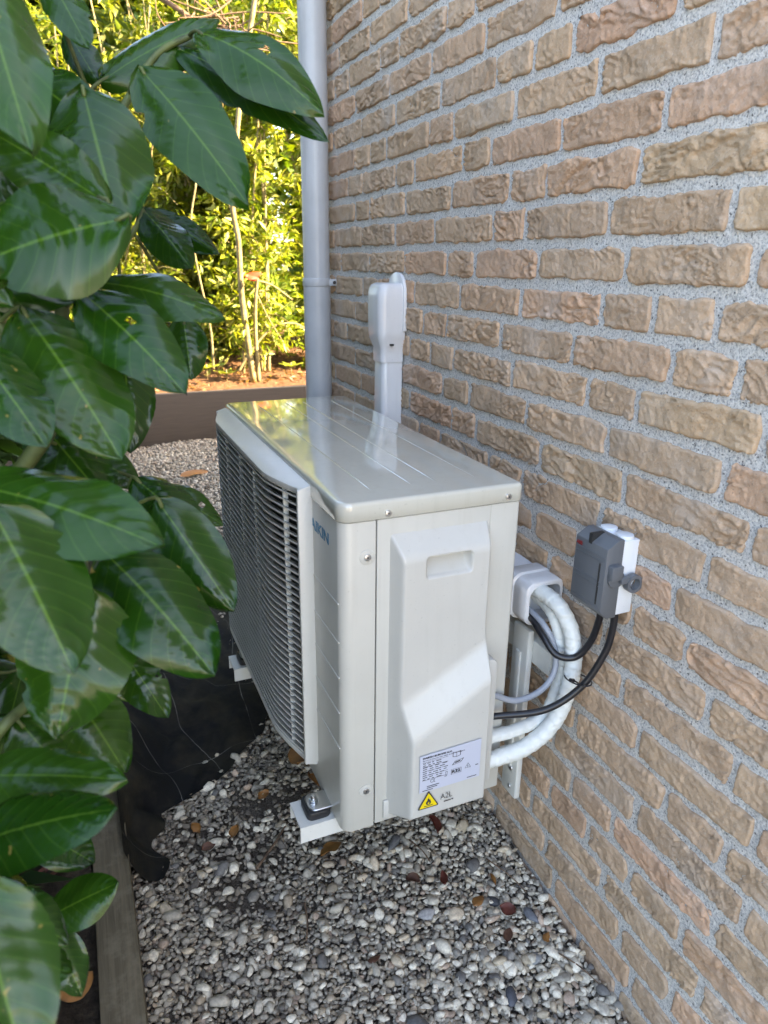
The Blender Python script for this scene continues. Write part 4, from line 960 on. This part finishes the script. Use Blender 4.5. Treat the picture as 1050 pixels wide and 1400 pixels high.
# further laurels along the edging
LB = ('dark laurel growing along the edging past the glossy leaves', 'dark laurel between the other laurels along the edging', 'dark laurel growing where the edging meets the far board', 'dark laurel right behind the glossy leaves', 'low dense laurel at the foot of the glossy leaves')
for q, (x, y, h, nl) in enumerate(((-1.15, 1.15, 3.3, 6500), (-1.15, 2.1, 3.3, 5500), (-1.25, 3.1, 3.2, 4500), (-1.1, .3, 1.8, 6000), (-1.05, -.1, 1.25, 7000))):
    hedge_shrub(x, y, -.22, .55 if q < 4 else .4, .55, h, 10, nl, .14 if q < 4 else .12, LB[q], np.array([(.03, .075, .014), (.022, .06, .012), (.045, .10, .02)]), 'laurel_bush', .02, .5, .0, 'laurels along the edging', lim=((-.78, -.76, -.76, -.82, -.88)[q], (-.22, -.22, -.22, -.22, -.6)[q]))

# unseen tree added above the laurels to keep sky light off the far wall
tree = empty('added_shade_tree', (-1.7, 2.3, -.2), 'unseen leafy tree added over the path to screen off sky light', 'tree')
tp = spline([(-1.7, 2.3, -.3), (-1.65, 2.25, 1.2), (-1.5, 2.15, 2.6), (-1.15, 2.0, 3.6), (-.8, 1.9, 4.4)], 30); tube('trunk', tp, np.linspace(.11, .04, len(tp)), MT['bark'], tree, 12)
for q in range(7):
    a_ = q * .9; e_ = np.array((-.75 + 1.1 * math.cos(a_), 1.95 + 1.1 * math.sin(a_), 4.1 + .5 * math.sin(q * 2.1))); b_ = tp[18 + q % 9]
    tube('limb', spline([b_, (b_ + e_) / 2 + (0, 0, .15), e_], 12), np.linspace(.04, .012, 13)[:len(spline([b_, (b_ + e_) / 2, e_], 12))], MT['bark'], tree, 7)
n = 9000; d_ = RNG.normal(size=(n, 3)); d_ /= np.linalg.norm(d_, axis=1)[:, None]; cl = RNG.normal(size=(40, 3)); cl = cl / np.linalg.norm(cl, axis=1)[:, None] * RNG.uniform(.3, 1.0, (40, 1))
P = np.array((-.75, 1.95, 4.2)) + (cl[RNG.integers(0, 40, n)] + RNG.normal(0, .22, (n, 3))) * np.array((1.35, 1.35, .75)); P = P[P[:, 2] > 3.15]
V, F, C_ = leaves_cloud(P, RNG.normal(size=(len(P), 3)), RNG.uniform(.09, .15, len(P)), np.array([(.05, .10, .02), (.04, .08, .015), (.07, .12, .025)])[RNG.integers(0, 3, len(P))], .5)
o = from_np('crown', V, F, MT['foliage'], tree, col=C_); o['kind'] = 'stuff'

# ------------------------------------------------------------------ fallen leaves and twigs
def dry_leaf(x, y, z, L, W, ang, mat, label, seed, tiltv=.3, name='fallen_leaf'):
    d = np.array((math.cos(ang), math.sin(ang), 0)); P0 = np.array((x, y, z)) - d * L / 2
    V, F, uv = leaf_np(P0, P0 + d * L + np.array((0, 0, RNG.normal(0, .1) * L)), W, (RNG.normal(0, tiltv), RNG.normal(0, tiltv) - .2, 1), RNG.uniform(-.05, .15), RNG.uniform(-.3, .5), 12, 7, seed=seed, curl=RNG.uniform(-.2, .4))
    V[:, 2] += z - V[:, 2].min()
    return tag(from_np(name, V, F, MT[mat], uv=uv), label, 'leaf', 'fallen leaves')
G = lambda x, y, d=.009: float(gz(x, y)) + d
FL = [(-.225, .242, .052, .036, .3, 'dead_orange', 'crumpled orange leaf on the gravel below the mounting foot'), (-.207, .53, .075, .05, 1.2, 'dead_orange', 'ochre brown leaf lying behind the front panel of the unit'),
      (-.198, .436, .05, .03, 1.8, 'dead_orange', 'ochre leaf scrap lying against the base of the unit'), (-.316, .439, .028, .022, .4, 'dead_orange', 'small yellow leaf scrap on the dark soil by the membrane'),
      (-.398, .363, .035, .02, 1.0, 'dead_orange', 'ochre leaf scrap on the bare patch of gravel'), (-.469, .403, .03, .018, 2.0, 'dead_orange', 'yellow brown leaf scrap close to the membrane edge'),
      (-.454, .344, .03, .02, .2, 'dead_brown', 'brown leaf scrap close to the membrane edge'), (-.008, .213, .05, .022, 1.5, 'dead_red', 'dark red curled leaf lying under the service cover'),
      (.0, .035, .035, .02, .5, 'dead_orange', 'orange leaf fragment in the middle of the gravel'), (.045, .0, .032, .024, 2.2, 'dead_red', 'dark red leaf fragment near the wall foot'),
      (.05, .065, .03, .008, 1.4, 'dead_orange', 'narrow tan leaf sliver near the wall foot'), (.02, -.04, .03, .018, .9, 'dead_brown', 'brown curled leaf scrap in the gravel'),
      (-.23, .0, .026, .014, .2, 'dead_brown', 'brown leaf chip in the open gravel'), (.085, -.07, .022, .014, .7, 'dead_orange', 'rust coloured leaf chip beside the wall'),
      (-.10, .115, .03, .02, 2.4, 'dead_brown', 'tan leaf fragment below the end of the unit'), (-.04, .10, .032, .016, 1.2, 'dead_red', 'dark reddish leaf sliver below the end of the unit'),
      (-.06, 3.0, .16, .05, .2, 'dead_orange', 'long tan leaf on the far gravel')]
for q, (x, y, L, W, an, m_, lb) in enumerate(FL): dry_leaf(x, y, G(x, y), L, W, an, m_, lb, q + 3)
for q, (x, y, L, W, an, m_, lb) in enumerate([(-.72, .20, .09, .05, 1.2, 'dead_brown', 'brown crumpled leaf on the soil left of the plank'), (-.70, .075, .06, .045, .6, 'dead_orange', 'rust orange leaf on the soil beside the plank'), (-.74, .12, .07, .05, 2.2, 'dead_brown', 'dark brown leaf on the soil under the laurel'), (-.73, .32, .08, .04, .4, 'dead_red', 'reddish dry leaf under the laurel')]):
    dry_leaf(x, y, -.215, L, W, an, m_, lb, q + 40)
for q, (p0, p1, r_, lb) in enumerate([((-.376, .257), (-.289, .345), .0032, 'longest dry twig lying on the gravel'), ((-.311, .15), (-.33, .075), .0020, 'thin dark twig in the open gravel'), ((.06, .11), (.10, .02), .0015, 'thin stalk lying along the wall foot'),
                                       ((.09, -.10), (.125, -.17), .0016, 'dry stalk by the wall foot, near the large stones'), ((-.07, .20), (-.05, .14), .0017, 'pale stalk below the unit'), ((-.20, .20), (-.19, .15), .0013, 'short pale stalk below the unit')]):
    P = spline([(p0[0], p0[1], G(*p0, .010)), ((p0[0] + p1[0]) / 2 + .004, (p0[1] + p1[1]) / 2, G((p0[0] + p1[0]) / 2, (p0[1] + p1[1]) / 2, .0115)), (p1[0], p1[1], G(*p1, .010))], 10)
    tag(tube('twig', P, np.linspace(r_, r_ * .6, len(P)), MT['twig'], None, 6), lb, 'twig', 'dry twigs on the gravel')
# seedlings and litter in the sunny bed
for q, (px, py) in enumerate(((283, 508), (398, 505), (310, 515))):
    c0 = pxy(px, py, 4.06 + .05 * q); e = empty('seedling', tuple(c0), ('bright green seedling at the edge of the sunlit bed', 'small light green seedling beside the downpipe', 'low green seedling at the foot of the pale stems')[q], 'plant', 'seedlings in the bed')
    tube('stem', [c0 - np.array((0, 0, .05)), c0, c0 + np.array((0, 0, .05))], np.full(3, .004), MT['bark'], e, 6)
    for k in range(6):
        a_ = k * 1.05 + q; d = np.array((math.cos(a_), math.sin(a_), .5)) * .09; V, F, uv = leaf_np(c0 + (0, 0, .02), c0 + d, .04, (0, 0, 1), nu=8, nv=5, seed=k)
        from_np('leaf', V, F, MT['foliage'], e, uv=uv, col=np.array((.20, .24, .03)))
n = 900; X = RNG.uniform(-.9, 1.6, n); Y = RNG.uniform(3.95, 5.2, n); P = np.stack([X, Y, .05 + .05 * vn(X * 3, Y * 3) + .04 * np.clip(Y - 3.9, 0, 3) + .005 - .03], -1)
V, F, C_ = leaves_cloud(P, np.concatenate([RNG.normal(0, 1, (n, 2)), RNG.uniform(0, .5, (n, 1))], 1), RNG.uniform(.03, .07, n), np.array([(.20, .10, .045), (.12, .06, .03), (.30, .18, .09)])[RNG.integers(0, 3, n)])
tag(from_np('leaf_litter', V, F, MT['foliage'], col=C_), 'dry brown leaf litter on the sunlit bed', 'leaf litter', kind='stuff')
